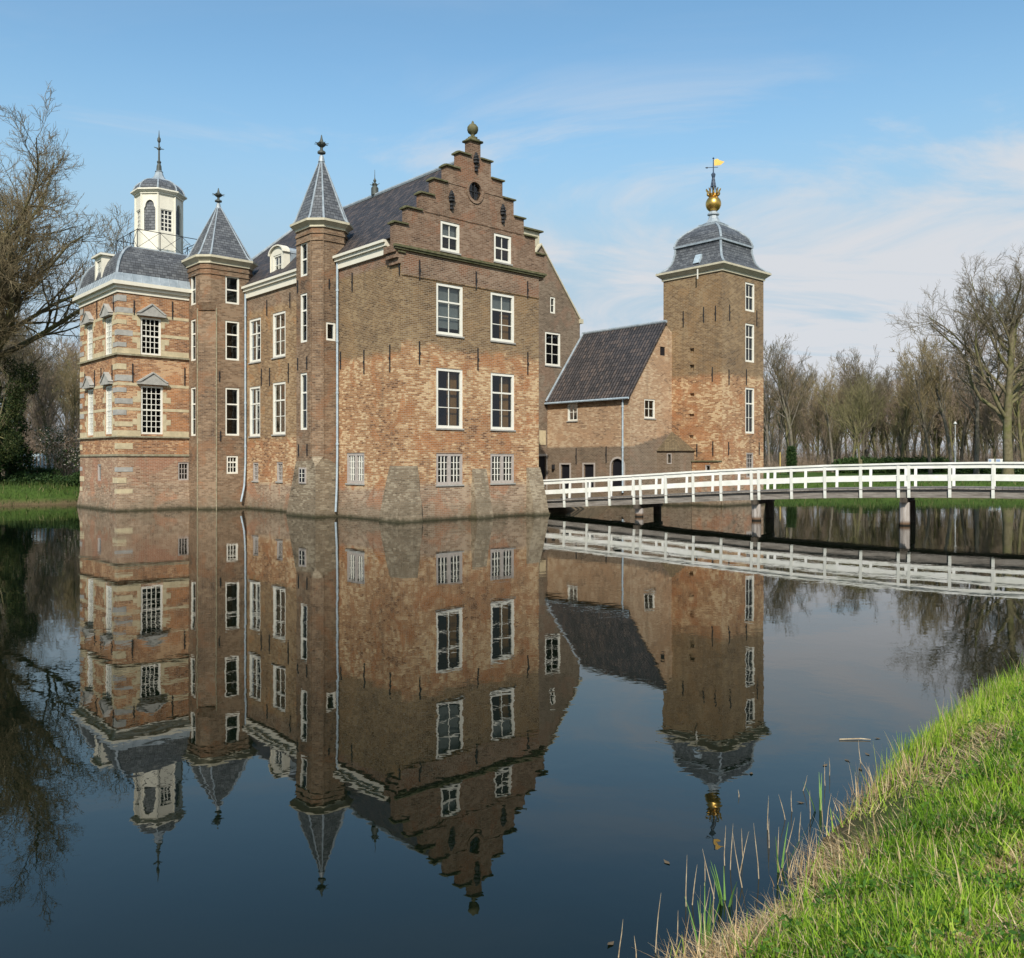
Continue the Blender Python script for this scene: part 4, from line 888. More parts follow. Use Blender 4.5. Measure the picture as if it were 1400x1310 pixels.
for s in piles:
    m = MB(); m.box(s - .14, s + .14, -.25, BW + .25, rz(s) - 1.66, rz(s) - 1.465); m.build('cross_beam', 'dark_shaded_timber', br)
    for y, mt in ((.18, 'pile_timber'), (BW - .18, 'dark_shaded_timber')):  # far piles get darker timber, their shadow put into the colour
        m = MB(); m.tube((s, y, -1), (s, y, rz(s) - 1.665), .225, .205, 10); m.build('pile', mt, br)
m = MB(); m.box(-6.3, -5.6, -.3, BW + .3, -.6, .62); m.build('abutment', 'brick_turret', br)
m = MB(); m.box(27.5, 28.6, -.3, BW + .3, -.6, 1.02); m.build('abutment', 'brick_turret', br)

# ------------------------------------------------------------------ vegetation
def bark(name, c1, c2, moss=.35, mc=(.10, .11, .03)):
    t = NT(name); o = t.obj(); n_ = t.noise(o, 3, 5, .7); c = t.ramp(n_, [(.3, c1), (.7, c2)])
    c = t.mix(t.mapr(t.noise(o, .8, 4, .6), .45, .65, 0, moss), c, (*mc, 1)); t.bsdf(c, .95, n_, .4, .02, .1); M[name] = t.m
bark('bark_moss', (.085, .07, .04), (.19, .165, .10), .8, (.12, .125, .04)); bark('bark_grey', (.09, .075, .06), (.20, .17, .14), .35); bark('twig', (.18, .13, .095), (.36, .275, .205), .1); bark('twig_moss', (.17, .13, .07), (.33, .255, .145), .3)
M['twig_brown'] = None; bark('twig_brown', (.13, .10, .058), (.26, .205, .125), .3); bark('twig_dark', (.10, .08, .055), (.20, .165, .115), .25); bark('twig_olive', (.14, .125, .06), (.26, .23, .12), .2)
def segs_mesh(name, segs, n, mat, parent):
    S_ = np.array(segs, float).reshape(-1, 8); A, B, ra, rb = S_[:, :3], S_[:, 3:6], S_[:, 6], S_[:, 7]
    d = B - A; d /= np.maximum(np.linalg.norm(d, axis=1), 1e-6)[:, None]; up = np.where(np.abs(d[:, 2:3]) > .9, np.array([[1., 0, 0]]), np.array([[0, 0, 1.]]))
    x = np.cross(d, up); x /= np.linalg.norm(x, axis=1)[:, None]; y = np.cross(d, x); N = len(S_)
    V = np.empty((N, 2 * n, 3))
    for k in range(n):
        a = 2 * math.pi * k / n; r_ = x * math.cos(a) + y * math.sin(a); V[:, k] = A + r_ * ra[:, None]; V[:, n + k] = B + r_ * rb[:, None]
    F = np.empty((N, n, 4), int); b = np.arange(N) * 2 * n
    for k in range(n): F[:, k] = np.stack([b + k, b + (k + 1) % n, b + n + (k + 1) % n, b + n + k], 1)
    o = raw_mesh(name, V.reshape(-1, 3), F.reshape(-1, 4), mat, True); o.parent = parent; return o
def grow_tree(seed, h, trunk_h, r0, spread, nl, dens=1.0, updraft=.25, fine=(.012, .006), lean=(0, 0), limb_len=.62, lv=4, leader=.72, jit=.2):
    rr = random.Random(seed); big = []; small = []
    def branch(p, d, L, r, level):
        n_ = max(2, int({0: 7, 1: 7, 2: 5, 3: 4, 4: 3}.get(level, 3))); pts = [(p.copy(), r)]; dd = d.copy(); rend = max(r * (.45 if level == 0 else .22), fine[1])
        for k in range(n_):
            j = .045 if level == 0 else jit
            dd = (dd + Vector((rr.gauss(0, j), rr.gauss(0, j), rr.gauss(0, j * .8))) + Vector((0, 0, updraft * (.3 if level > 0 else .1)))).normalized()
            q_ = p + dd * (L / n_); r2 = r + (rend - r) * (k + 1) / n_; (big if level < 2 else small).append((*p, *q_, r + (rend - r) * k / n_, r2)); p = q_; pts.append((p.copy(), r2))
        if level >= lv: return
        nc = max(2, int({0: nl, 1: 9, 2: 7, 3: 5}.get(level, 3) * (dens if level else 1) * rr.uniform(.8, 1.2)))
        st_ = (trunk_h / h if level == 0 else .18)
        for k in range(nc):
            f = st_ + (1 - st_) * (k + rr.random()) / nc; i = min(n_ - 1, int(f * n_)); u_ = f * n_ - i; a, ra_ = pts[i]; b, rb_ = pts[i + 1]; q_ = a.lerp(b, u_); dirb = (b - a).normalized()
            az = rr.uniform(0, 2 * math.pi) if level == 0 else rr.uniform(0, 2 * math.pi); side = dirb.orthogonal().normalized(); side.rotate(Matrix.Rotation(az + k * 2.4, 3, dirb))
            ang_ = rr.uniform(.5, 1.0) * spread if level == 0 else rr.uniform(.4, 1.05)
            nd = (dirb * math.cos(ang_) + side * math.sin(ang_)).normalized()
            if level == 0: Lc = h * limb_len * (1.05 - .45 * (f - st_) / (1 - st_ + 1e-6)) * rr.uniform(.75, 1.1); rc = (ra_ * (1 - u_) + rb_ * u_) * rr.uniform(.42, .62)
            else: Lc = L * rr.uniform(.34, .6) * (1.1 - .45 * f); rc = max((ra_ * (1 - u_) + rb_ * u_) * rr.uniform(.45, .7), fine[0] * (1 if level > 2 else 1.3))
            branch(q_, nd, Lc, rc, level + 1)
    branch(Vector((0, 0, -.4)), Vector((lean[0], lean[1], 1)).normalized(), h * leader, r0, 0)
    return big, small
def make_tree(name, loc, rz_, label, cat, group, args, mb='bark_grey', ms='twig', **kw):
    e_ = empty(name, loc, rz_, label, cat, group); b, s = grow_tree(*args, **kw)
    # root flare
    r0 = args[3]; b.append((0, 0, -.5, 0, 0, .5, r0 * 1.45, r0 * 1.15)); b.append((0, 0, .5, 0, 0, 1.6, r0 * 1.15, r0 * .9)); segs_mesh('trunk', b, 7, mb, e_); segs_mesh('crown', s, 3, ms, e_); return e_
def at(px, Y, z=1.3): return ((px - 700) / 1185 * Y, Y, z)
# seed, h, trunk_h, r0, spread, n_limbs
make_tree('plane_tree', at(-17, 57, .9), .5, 'huge mossy bare tree spreading over the bank beside the pavilion tower', 'tree', None, (14, 24.6, 6.6, .55, .95, 26), 'bark_moss', 'twig_brown', dens=1.5, fine=(.012, .006), lean=(.04, 0), limb_len=.50, leader=.70, updraft=.32, jit=.22)
make_tree('beech_tree', at(1378, 76, 1.2), 2.1, 'tall spreading bare beech with thick green-grey trunk by the lawn edge', 'tree', None, (41, 18.4, 6.2, .44, .95, 21), 'bark_moss', 'twig_dark', dens=1.35, fine=(.011, .006), limb_len=.62, leader=.74, updraft=.3, jit=.2)
make_tree('young_tree', at(1177, 88, 1.3), 0, 'slim young tree with olive fan-shaped crown standing on the lawn', 'tree', None, (5, 9.4, 5.9, .15, .85, 16), 'bark_moss', 'twig_olive', dens=1.0, fine=(.012, .007), limb_len=.55, updraft=.5, lv=3, leader=.62, jit=.15)
W_ = []
specs = [(31, 19, 7, .24, .55, 14), (32, 17.5, 6, .21, .6, 14), (33, 20, 8, .27, .6, 15), (34, 16, 4, .19, .65, 14), (35, 18.5, 7, .22, .5, 14), (36, 19.5, 5, .25, .55, 15), (38, 15.5, 3, .16, .8, 17)]
for k, a in enumerate(specs):
    t_ = make_tree('woodland_tree', (0, 0, 0), 0, 'bare brown woodland tree in the wood beyond the lawn', 'tree', 'trees of the wood beyond the lawn', a, 'bark_moss' if k % 2 else 'bark_grey', 'twig_moss' if k in (1, 4) else 'twig_olive' if k == 6 else 'twig_dark' if k in (2, 5) else 'twig', dens=.9, fine=(.014, .008), limb_len=.40, updraft=.45, leader=.72, jit=.16)
    W_.append(t_)
rr = random.Random(5); spots = []
for row, (Y, n_, x0, x1) in enumerate(((108, 17, 1038, 1420), (116, 18, 1035, 1430), (125, 19, 1030, 1440), (136, 20, 1030, 1440), (148, 20, 1030, 1440), (162, 20, 1030, 1450), (190, 16, 1025, 1460))):
    for k in range(n_): px = x0 + (x1 - x0) * (k + rr.uniform(.1, .9)) / n_; spots.append((px, Y + rr.uniform(-4, 4), rr.uniform(.62, .95)))
spots += [(1302, 92, .95), (1272, 95, .82), (1335, 90, 1.0), (1232, 104, .78), (1400, 98, 1.15), (1430, 85, 1.1), (1460, 92, 1.2)]
for k, (px, Y, sc_) in enumerate(spots):
    o = W_[k] if k < len(W_) else copy_tree(W_[rr.randrange(len(W_))]); o.location = at(px, Y, 1.35); o.rotation_euler = (0, 0, rr.uniform(0, 6.28)); o.scale = (sc_,) * 3
lw = [(28, 72, .7), (58, 78, .75), (85, 82, .72), (105, 74, .62), (12, 84, .85), (45, 96, .85), (75, 100, .85), (100, 104, .9), (125, 96, .85), (-20, 80, 1.0), (-50, 70, 1.0), (68, 66, .55), (98, 90, .8), (36, 108, 1), (116, 112, .95), (5, 100, 1.0), (60, 118, 1.1), (90, 125, 1.1), (25, 125, 1.1), (110, 130, 1.1), (140, 110, 1), (50, 88, .8)]
for px, Y, sc_ in lw:
    o = copy_tree(W_[rr.randrange(len(W_))]); o.location = at(px, Y, 1.35); o.rotation_euler = (0, 0, rr.uniform(0, 6.28)); o.scale = (sc_,) * 3
    o['label'] = 'bare brown woodland tree behind the bank beside the pavilion tower'; o['group'] = 'trees behind the bank beside the pavilion tower'
# leaf clouds
def leafmat(name, stops, trans=.25):
    t = NT(name); a = t.n('ShaderNodeAttribute', _attribute_name='rnd').outputs['Fac']; c = t.ramp(a, stops)
    b = t.n('ShaderNodeBsdfPrincipled'); t.put(b.inputs['Base Color'], c); b.inputs['Roughness'].default_value = .6; b.inputs['Specular IOR Level'].default_value = .2
    tr = t.n('ShaderNodeBsdfTranslucent'); t.put(tr.inputs[0], c); mx = t.n('ShaderNodeMixShader'); mx.inputs[0].default_value = trans
    t.t.links.new(b.outputs[0], mx.inputs[1]); t.t.links.new(tr.outputs[0], mx.inputs[2]); t.t.links.new(mx.outputs[0], t.out.inputs[0]); M[name] = t.m
leafmat('evergreen', [(0, (.012, .03, .010)), (.5, (.03, .065, .018)), (1, (.07, .11, .03))]); leafmat('hedge_leaf', [(0, (.02, .045, .012)), (.5, (.045, .085, .022)), (1, (.09, .14, .04))])
leafmat('ivy', [(0, (.015, .028, .008)), (.6, (.04, .06, .016)), (1, (.09, .09, .03))]); leafmat('blossom', [(0, (.5, .40, .34)), (1, (.8, .74, .66))]); leafmat('brush', [(0, (.06, .045, .03)), (.5, (.13, .095, .06)), (.8, (.18, .13, .08)), (1, (.14, .15, .05))], .1)
def leaves(name, centers, mat, parent, size, elong=1.3, tilt=None):
    N = len(centers); Cn = np.asarray(centers, float); a = rng.normal(size=(N, 3)); a /= np.linalg.norm(a, axis=1)[:, None]; b = np.cross(a, rng.normal(size=(N, 3))); b /= np.linalg.norm(b, axis=1)[:, None]
    s = size * rng.uniform(.6, 1.3, N)[:, None]; V = np.stack([Cn - a * s * elong, Cn - b * s * .5, Cn + a * s * elong, Cn + b * s * .5], 1); F = np.arange(4 * N).reshape(N, 4)
    o = raw_mesh(name, V.reshape(-1, 3), F, mat, False, rng.random(N)); o.parent = parent; return o
def blob_pts(n_, blobs):
    w = np.array([b[3] * b[4] * b[5] for b in blobs]); k = rng.choice(len(blobs), n_, p=w / w.sum()); B = np.array(blobs)[k]; d = rng.normal(size=(n_, 3)); d /= np.linalg.norm(d, axis=1)[:, None]; r_ = rng.uniform(.45, 1.0, n_) ** .6
    return B[:, :3] + d * B[:, 3:6] * r_[:, None] * (1 + .15 * rng.normal(size=(n_, 1)))
def bushy(name, loc, label, cat, group, mat, blobs, n_, size, stem_h=1.0, stem_r=.08, stem_mat='bark_grey', part='crown'):
    e_ = empty(name, loc, 0, label, cat, group); leaves(part, blob_pts(n_, blobs), mat, e_, size)
    s = [(0, 0, -.3, 0, 0, stem_h, stem_r, stem_r * .6)]; r_ = random.Random(len(label))
    for b in blobs: s.append((0, 0, stem_h * .5, b[0], b[1], b[2], stem_r * .6, stem_r * .2))
    segs_mesh('trunk', s, 6, stem_mat, e_); return e_
rb = random.Random(8)
yb = [(rb.uniform(-1.7, 1.0), rb.uniform(-1.5, 1.5), rb.uniform(.8, 5.8), rb.uniform(.7, 1.2), rb.uniform(1, 1.6), rb.uniform(.8, 1.3)) for _ in range(16)]
bushy('yew_tree', at(6, 60, 1.1), 'dark evergreen yew at the foot of the huge mossy tree', 'tree', None, 'evergreen', yb, 26000, .085, 6, .2)
iv = [(rb.uniform(-.7, 1.2) + .12 * z, rb.uniform(-.8, .8), z, .6, .6, .8) for z in np.arange(2.5, 8.5, .55)]
bushy('ivy', at(-6, 56.4, .9), 'olive ivy wrapped round the trunk of the huge mossy tree', 'ivy', None, 'ivy', iv, 9000, .06, 7, .1, 'bark_moss', 'foliage')
mb_ = [(rb.uniform(-1.6, 1.6), rb.uniform(-1.2, 1.2), rb.uniform(1.5, 4.2), .9, .9, .7) for _ in range(12)]
mg = make_tree('magnolia', at(88, 61, 1.1), 0, 'blossoming magnolia with pale pink flowers next to the pavilion tower', 'tree', None, (77, 4.8, .7, .09, 1.1, 12), 'bark_grey', 'twig', dens=.9, fine=(.012, .006), limb_len=.62, lv=3)
leaves('blossom', blob_pts(900, mb_), 'blossom', mg, .055); leaves('foliage', blob_pts(2600, mb_), 'hedge_leaf', mg, .05)
def hedge(px0_, px1_, Y, z0, h, label, w=1.2, n_=9000, mat='hedge_leaf', size=.07, low=.0):
    a = at(px0_, Y, z0); b = at(px1_, Y, z0); e_ = empty('hedge', a, 0, label, 'hedge', None); L = b[0] - a[0]
    blobs = [(k, 0, h * .42 + low, .9, w * .6, h * .5 * rb.uniform(.86, 1.12)) for k in np.arange(.4, L, .7)]; leaves('foliage', blob_pts(n_, blobs), mat, e_, size)
    s = [(k, 0, -.2, k, 0, h * .6, .04, .02) for k in np.arange(.4, L, .7)]; segs_mesh('stem', s, 4, 'bark_grey', e_); return e_
hedge(1144, 1220, 100, 1.3, 1.95, 'dark clipped hedge around the foot of the young tree', n_=14000, size=.1)
hedge(1208, 1302, 104, 1.3, 2.0, 'long dark hedge at the lawn edge between the young tree and the lamp post', n_=16000, size=.1)
hedge(1305, 1500, 96, 1.3, 1.1, 'low dark hedge under the big beech', n_=14000, size=.1, mat='evergreen')
hedge(-40, 84, 63, 1.1, 1.35, 'dark clipped hedge along the top of the bank', n_=14000, size=.06)
for px, Y, w in ((6, 58, 1.5), (34, 58.5, 1.7), (64, 58, 1.4), (93, 57.5, 1.2)):
    pass
hb = [(rb.uniform(-4.5, 5), rb.uniform(-.6, .6), rb.uniform(.1, .7), .9, .6, .45) for _ in range(18)]
bushy('shrub', at(50, 58.5, .95), 'low dark shrubbery spreading below the hedge on the bank', 'shrub', None, 'evergreen', hb, 13000, .07, .5, .05, part='foliage')
cb = [(0, 0, z, .55 - .03 * abs(z - 1.2), .55, .5) for z in np.arange(.5, 2.9, .3)]
bushy('conifer', at(1082, 92, 1.3), 'small dark columnar conifer on the lawn close to the corner tower', 'tree', None, 'evergreen', cb, 6000, .07, 2, .06)
# undergrowth between the woodland trunks: a far-off mass nobody could count
P_ = np.empty((0, 3))
def thicket(n_, x0, x1, Y0, Y1, h, seed):
    r_ = np.random.default_rng(seed); Y = r_.uniform(Y0, Y1, n_); px = r_.uniform(x0, x1, n_); X = (px - 700) / 1185 * Y; H = h * r_.uniform(.25, 1, n_) ** .8 * (.75 + .35 * np.sin(X * .7 + Y * .4)); b = np.stack([X, Y, np.full(n_, 1.2)], 1)
    d = r_.normal(0, .28, (n_, 2)); t_ = b + np.column_stack([d[:, 0] * H, d[:, 1] * H, H]); mid = (b + t_) / 2 + r_.normal(0, .12, (n_, 3)) * H[:, None]; rd = r_.uniform(.014, .035, n_)
    s = np.concatenate([np.column_stack([b, mid, rd, rd * .7]), np.column_stack([mid, t_, rd * .7, rd * .25])])
    for _ in range(5):
        f = r_.uniform(.2, 1, n_)[:, None]; q_ = b + (mid - b) * f * .9 + (t_ - mid) * f * .4; e2 = q_ + r_.normal(0, .22, (n_, 3)) * H[:, None] + np.array([0, 0, .12]) * H[:, None]; s = np.concatenate([s, np.column_stack([q_, e2, rd * .5, rd * .2])])
    return s
s = np.concatenate([thicket(3600, 1030, 1450, 112, 200, 7, 1), thicket(900, 1030, 1450, 106, 114, 3.0, 2)])
o = segs_mesh('undergrowth', s, 3, 'twig', None); o['kind'] = 'stuff'; o['label'] = 'tangled brown undergrowth filling the wood beyond the lawn'; o['category'] = 'undergrowth'
s = thicket(2600, -60, 135, 68, 125, 8, 3); o = segs_mesh('undergrowth', s, 3, 'twig', None); o['kind'] = 'stuff'; o['label'] = 'tangled brown brush behind the bank hedge'; o['category'] = 'undergrowth'
# distant small things
simple('sign_blue', (.25, .33, .5), .5); simple('yellow_wood', (.42, .30, .10), .7); simple('house_white', (.7, .7, .68), .7)
m = MB(); m.box(-.07, .07, -.07, .07, 0, 2.4); o = m.build('post', 'yellow_wood'); o.location = at(1066.5, 95, 1.3); tag(o, 'yellowish wooden post on the lawn by the corner tower', 'post')
lp = empty('lamp_post', at(1306, 100, 1.3), 0, 'thin white lamp post in front of the wood', 'lamp post')
m = MB(); m.tube((0, 0, 0), (0, 0, 5.6), .09, .05); m.build('pole', 'house_white', lp); m = MB(); m.tube((0, 0, 5.6), (0, 0, 5.75), .05, .2); m.tube((0, 0, 5.75), (0, 0, 6.0), .2, .06); m.build('lamp_head', 'house_white', lp)
for px, w, lb in ((1270, .9, 'small white board with blue panel at the edge of the wood beside the lamp post'), (1367, 1.0, 'white and blue notice board behind the big beech'), (1355, .7, 'small blue sign behind the low dark hedge')):
    e_ = empty('notice_board', at(px, 106 if px < 1300 else 101, 1.3), 0, lb, 'sign'); m = MB(); m.box(-w / 2, w / 2, -.04, .04, .9, 1.7); m.build('board', 'house_white', e_); m = MB(); m.box(-w / 2 + .05, 0, -.06, -.041, 1.05, 1.65); m.build('panel', 'sign_blue', e_); m = MB(); m.box(-.05, .05, -.03, .03, 0, .9); m.build('leg', 'house_white', e_)
e_ = empty('gate', at(47, 66, 1.2), 0, 'pale blue-grey slatted gate behind the bank hedge', 'gate'); m = MB()
for k in range(9): m.box(-1.1 + k * .27, -.95 + k * .27, -.02, .02, .9, 2.1)
m.build('slat', 'zinc', e_); m = MB(); m.box(-1.2, 1.35, .025, .06, 1.1, 1.2); m.box(-1.2, 1.35, .025, .06, 1.9, 2.0); m.box(-1.25, -1.12, -.05, .05, 0, 2.2); m.box(1.3, 1.43, -.05, .05, 0, 2.2); m.build('gate_frame', 'zinc', e_)

# ------------------------------------------------------------------ foreground bank: grass, straw, reeds
leafmat('grass_blade', [(0, (.085, .18, .012)), (.3, (.18, .33, .022)), (.55, (.33, .50, .045)), (.78, (.48, .57, .09)), (.82, (.46, .36, .17)), (1, (.70, .56, .32))], .4)
leafmat('straw', [(0, (.26, .15, .065)), (.5, (.55, .38, .19)), (1, (.78, .62, .38))], .25)
leafmat('herb', [(0, (.03, .09, .012)), (.5, (.07, .17, .022)), (1, (.14, .26, .045))], .35)
leafmat('far_grass', [(0, (.025, .05, .010)), (.5, (.05, .09, .018)), (.85, (.09, .12, .03)), (1, (.22, .18, .09))], .2)
def clump(P, s, seed=0): return np.sin(P[:, 0] * s + seed) * np.cos(P[:, 1] * s * 1.3 + seed * 2) + .5 * np.sin(P[:, 0] * s * 2.3 + P[:, 1] * s * 1.9 + seed)
def ground_z(P, off): return gz(off) + .03 * np.sin(P[:, 0] * 3.1) * np.cos(P[:, 1] * 2.7)
def sample_bank(n_, o0, o1, ymin=2.3, ymax=19, dens_pow=1.6):
    P = np.empty((0, 2))
    while len(P) < n_:
        y = ymin + (ymax - ymin) * rng.random(60000) ** 1.7; x = rng.uniform(-.3, .72, 60000) * y + rng.uniform(-.6, .6, 60000); q_ = np.stack([x, y], 1)
        d = sdist(q_); k = (d > o0) & (d < o1); P = np.concatenate([P, np.column_stack([q_, d])[k][:, :2]]) if len(P) else q_[k]
    P = P[:n_]; return P, sdist(P)
def blades(name, P, off, Lr, Wr, mat, lean=.35, bend=.5, rnd=None, flat=False, label=None, cat=None, zoff=0.0, segs=3, tip=.08):
    N = len(P); z = ground_z(P, off) + zoff; L = rng.uniform(*Lr, N) * np.clip(.85 + .38 * clump(P, 4.7, 9) + .22 * clump(P, 11.0, 2), .35, 1.7); Wd = rng.uniform(*Wr, N); az = rng.uniform(0, 2 * math.pi, N); le = np.abs(rng.normal(0, lean, N)) if not flat else rng.uniform(1.1, 1.5, N)
    if flat: le = rng.uniform(1.2, 1.52, N)
    bd = rng.uniform(.2, 1, N) * bend; hz = np.stack([np.cos(az), np.sin(az)], 1); sd = rng.uniform(0, 2 * math.pi, N); wv = np.stack([np.cos(sd), np.sin(sd), np.zeros(N)], 1)
    cur = np.column_stack([P, z]); rows = []
    for k in range(segs + 1):
        w = Wd * (1 - (k / segs) ** 1.5 * (1 - tip)) * .5; rows.append(cur - wv * w[:, None]); rows.append(cur + wv * w[:, None])
        a = le + bd * k / segs; st_ = L / segs; cur = cur + np.column_stack([hz * (np.sin(a) * st_)[:, None], np.cos(a) * st_])
    V = np.stack(rows, 1); F = []; b = np.arange(N) * (2 * (segs + 1))
    for k in range(segs): F.append(np.stack([b + 2 * k, b + 2 * k + 1, b + 2 * k + 3, b + 2 * k + 2], 1))
    F = np.stack(F, 1).reshape(-1, 4); r_ = rng.random(N) if rnd is None else rnd
    o = raw_mesh(name, V.reshape(-1, 3), F, mat, True, np.repeat(np.clip(r_, 0, 1), segs))
    if label: tag(o, label, cat, None, 'stuff')
    return o
def patch_d(P):
    d = np.full(len(P), 9.0)
    for cx_, cy_, a_, la, lb in ((3.55, 6.65, .80, 1.0, .22), (2.5, 4.25, .4, .3, .16), (2.05, 3.6, .3, .3, .13), (4.9, 7.7, .8, .7, .15), (1.15, 4.55, .8, .5, .18), (2.1, 5.6, .8, .5, .15)):
        x = P[:, 0] - cx_; y = P[:, 1] - cy_; u_ = x * math.cos(a_) + y * math.sin(a_); v_ = -x * math.sin(a_) + y * math.cos(a_); d = np.minimum(d, np.sqrt((u_ / la) ** 2 + (v_ / lb) ** 2))
    return d + .25 * clump(P, 5.3, 3)
P, off = sample_bank(120000, .02, 6.5)
k = (patch_d(P) > 1) | (rng.random(len(P)) < .14); P, off = P[k], off[k]
cl = clump(P, 1.9); dry = (off < .8) & (off > .1) & (clump(P, 1.1, 2) > .15); keep = ~(dry & (rng.random(len(P)) < .38)); P, off, cl = P[keep], off[keep], cl[keep]
hgt_ = .5 + .28 * cl
rn = np.clip(.27 + .2 * cl + .08 * clump(P, 6.1, 5) + rng.normal(0, .18, len(P)) + .08 + np.where(off < .5, .12, 0), 0, .79); dr = rng.random(len(P)) < .15 + .10 * (clump(P, 4.1, 7) > .6); rn[dr] = rng.uniform(.82, 1, dr.sum())
lowreed = (P[:, 1] < 7.4) & (off < .55); keep = ~(lowreed & (rng.random(len(P)) < .8)); P, off, cl, rn = P[keep], off[keep], cl[keep], rn[keep]
tall = ((off < .5) & (P[:, 1] > 6.8)) | (rng.random(len(P)) < .025)
blades('grass', P[~tall], off[~tall], (.05, .19), (.006, .012), 'grass_blade', .42, 1.0, rn[~tall], label='bright green spring grass on the near bank', cat='grass')
blades('grass', P[tall], off[tall], (.12, .30), (.006, .011), 'grass_blade', .2, .5, rn[tall], label='taller fresh grass along the water edge of the near bank', cat='grass')
P, off = sample_bank(34000, .0, 6.0); k = (rng.random(len(P)) < .28) | ((off < .8) & (rng.random(len(P)) < .6)); P, off = P[k], off[k]
P2, off2 = sample_bank(60000, .0, 6.0); k = patch_d(P2) < 1.05; P = np.concatenate([P, P2[k]]); off = np.concatenate([off, off2[k]])
blades('dead_grass', P, off, (.05, .22), (.003, .007), 'straw', flat=True, bend=.25, label='flattened straw-coloured dead grass lying on the near bank', cat='dead grass', zoff=.03)
P, off = sample_bank(7000, -.10, .5); k = (clump(P, 2.6, 1) + rng.normal(0, .5, len(P)) > .1) & ((P[:, 1] < 7.3) | (rng.random(len(P)) < .12)); P, off = P[k], off[k]
blades('dead_grass', P, off, (.08, .30), (.003, .008), 'straw', .3, .5, label='upright dry stems fringing the water edge', cat='dead grass')
# broad-leaved herbs
P, off = sample_bank(42000, .5, 6.5, 2.3, 9); k = (clump(P, 4.3, 4) + rng.normal(0, .45, len(P)) > .35) & (patch_d(P) > .9); P, off = P[k], off[k]
c3 = np.column_stack([P, ground_z(P, off) + rng.uniform(.03, .15, len(P))]); o = leaves('herb_leaves', c3, 'herb', None, .015, 1.2); tag(o, 'low dark broad-leaved herbs among the grass', 'herbs', None, 'stuff')
# far banks: coarse grass fringe
idx = rng.integers(0, nO, 60000); of = rng.uniform(-.05, 5.5, 60000); P = OUT[idx] + nor[idx] * of[:, None] + rng.normal(0, .3, (60000, 2)); k = (P[:, 1] > 40) & (np.abs(P[:, 0]) < .7 * P[:, 1]) & ((P[:, 0] > 15) | (P[:, 0] < -22)); P = P[k]; off = sdist(P); k = off > 0; P, off = P[k], off[k]
blades('grass', P, off, (.15, .42), (.02, .05), 'far_grass', .3, .5, label='rough grass fringing the far banks of the moat', cat='grass', segs=2)
# individual dry reed stalks in the shallows
def stalk(name, L, w, mat, n_=5, bend=.12, seed=0):
    r_ = random.Random(seed); m = MB(); p = Vector((0, 0, -.25)); d = Vector((0, 0, 1)); rd = w
    for k in range(n_):
        d = (d + Vector((r_.gauss(0, bend * .3), r_.gauss(0, bend * .3), 0))).normalized(); q_ = p + d * ((L + .25) / n_); m.tube(p, q_, rd, rd * (.8 if k < n_ - 1 else .2), 5); p = q_; rd *= .8
    return m
bk_ = NT('reed_dry'); o = bk_.obj(); bk_.bsdf(bk_.ramp(bk_.noise(o, 20, 3), [(.3, (.24, .17, .10)), (.7, (.52, .42, .28))]), .8); M['reed_dry'] = bk_.m
rp = []
def wat(px, py): Y = 1185 * 2.7 / (py - 631); return ((px - 700) / 1185 * Y, Y, 0)
rs = [(843, 1308, .22), (868, 1308, .12), (898, 1306, .32), (924, 1290, .2), (938, 1240, .3), (945, 1238, .25), (961, 1210, .18), (982, 1228, .30), (990, 1185, .26), (998, 1190, .30), (1012, 1198, .30), (1017, 1170, .2), (1020, 1215, .34), (1036, 1200, .36), (1049, 1135, .26), (1053, 1160, .2), (1062, 1180, .24), (1070, 1165, .26), (1075, 1120, .2), (1084, 1110, .16), (1090, 1150, .22), (1008, 1065 + 25, .06), (1094, 1080, .14), (960, 1285, .3), (975, 1262, .24), (1110, 1120, .22), (1130, 1075, .2), (1180, 1045, .2), (1285, 985, .24), (1133, 1060, .16)]
protos = []
for k, (px, py, L) in enumerate(rs):
    if k < 5:
        o = stalk('reed', .30, .006, 'reed_dry', seed=k).build('reed', 'reed_dry'); tag(o, 'dry straw-coloured reed stalk standing in the shallows', 'reed', 'dry reed stalks in the shallows'); protos.append(o)
    else: o = protos[k % 5].copy(); col.objects.link(o)
    o.location = wat(px, py); o.scale = (1, 1, L / .30); o.rotation_euler = (rb.gauss(0, .06), rb.gauss(0, .06), rb.uniform(0, 6))
def tuft(px, py, n_, L, label):
    x, y, _ = wat(px, py); m = MB()
    for k in range(n_):
        a = rb.uniform(0, 6.28); ln = rb.uniform(.05, .3); l_ = L * rb.uniform(.6, 1); w = .010; p = Vector((.02 * math.cos(a), .02 * math.sin(a), -.1)); s = Vector((-math.sin(a), math.cos(a), 0)) * w
        for j in range(4):
            d = Vector((math.cos(a) * ln * (1 + j * .5), math.sin(a) * ln * (1 + j * .5), 1)).normalized(); q_ = p + d * (l_ + .1) / 4; s2 = s * (1 - (j + 1) / 4.3); m.face([p - s * (1 - j / 4.3), p + s * (1 - j / 4.3), q_ + s2, q_ - s2]); p = q_
    o = m.build('iris', 'iris_green'); o.location = (x, y, 0); tag(o, label, 'plant')
simple('iris_green', (.13, .26, .05), .6, .3, 30)
tuft(992, 1235, 9, .26, 'small bright green iris clump standing in open water'); tuft(963, 1300, 12, .34, 'blue-green iris clump by the lowest reeds'); tuft(1066, 1190, 5, .30, 'tall arching iris leaves at the reedy edge'); tuft(1122, 1110, 6, .32, 'tall broad iris leaves where the bank turns grassy')
simple('dandelion', (.85, .62, .02), .6, .1, 30)
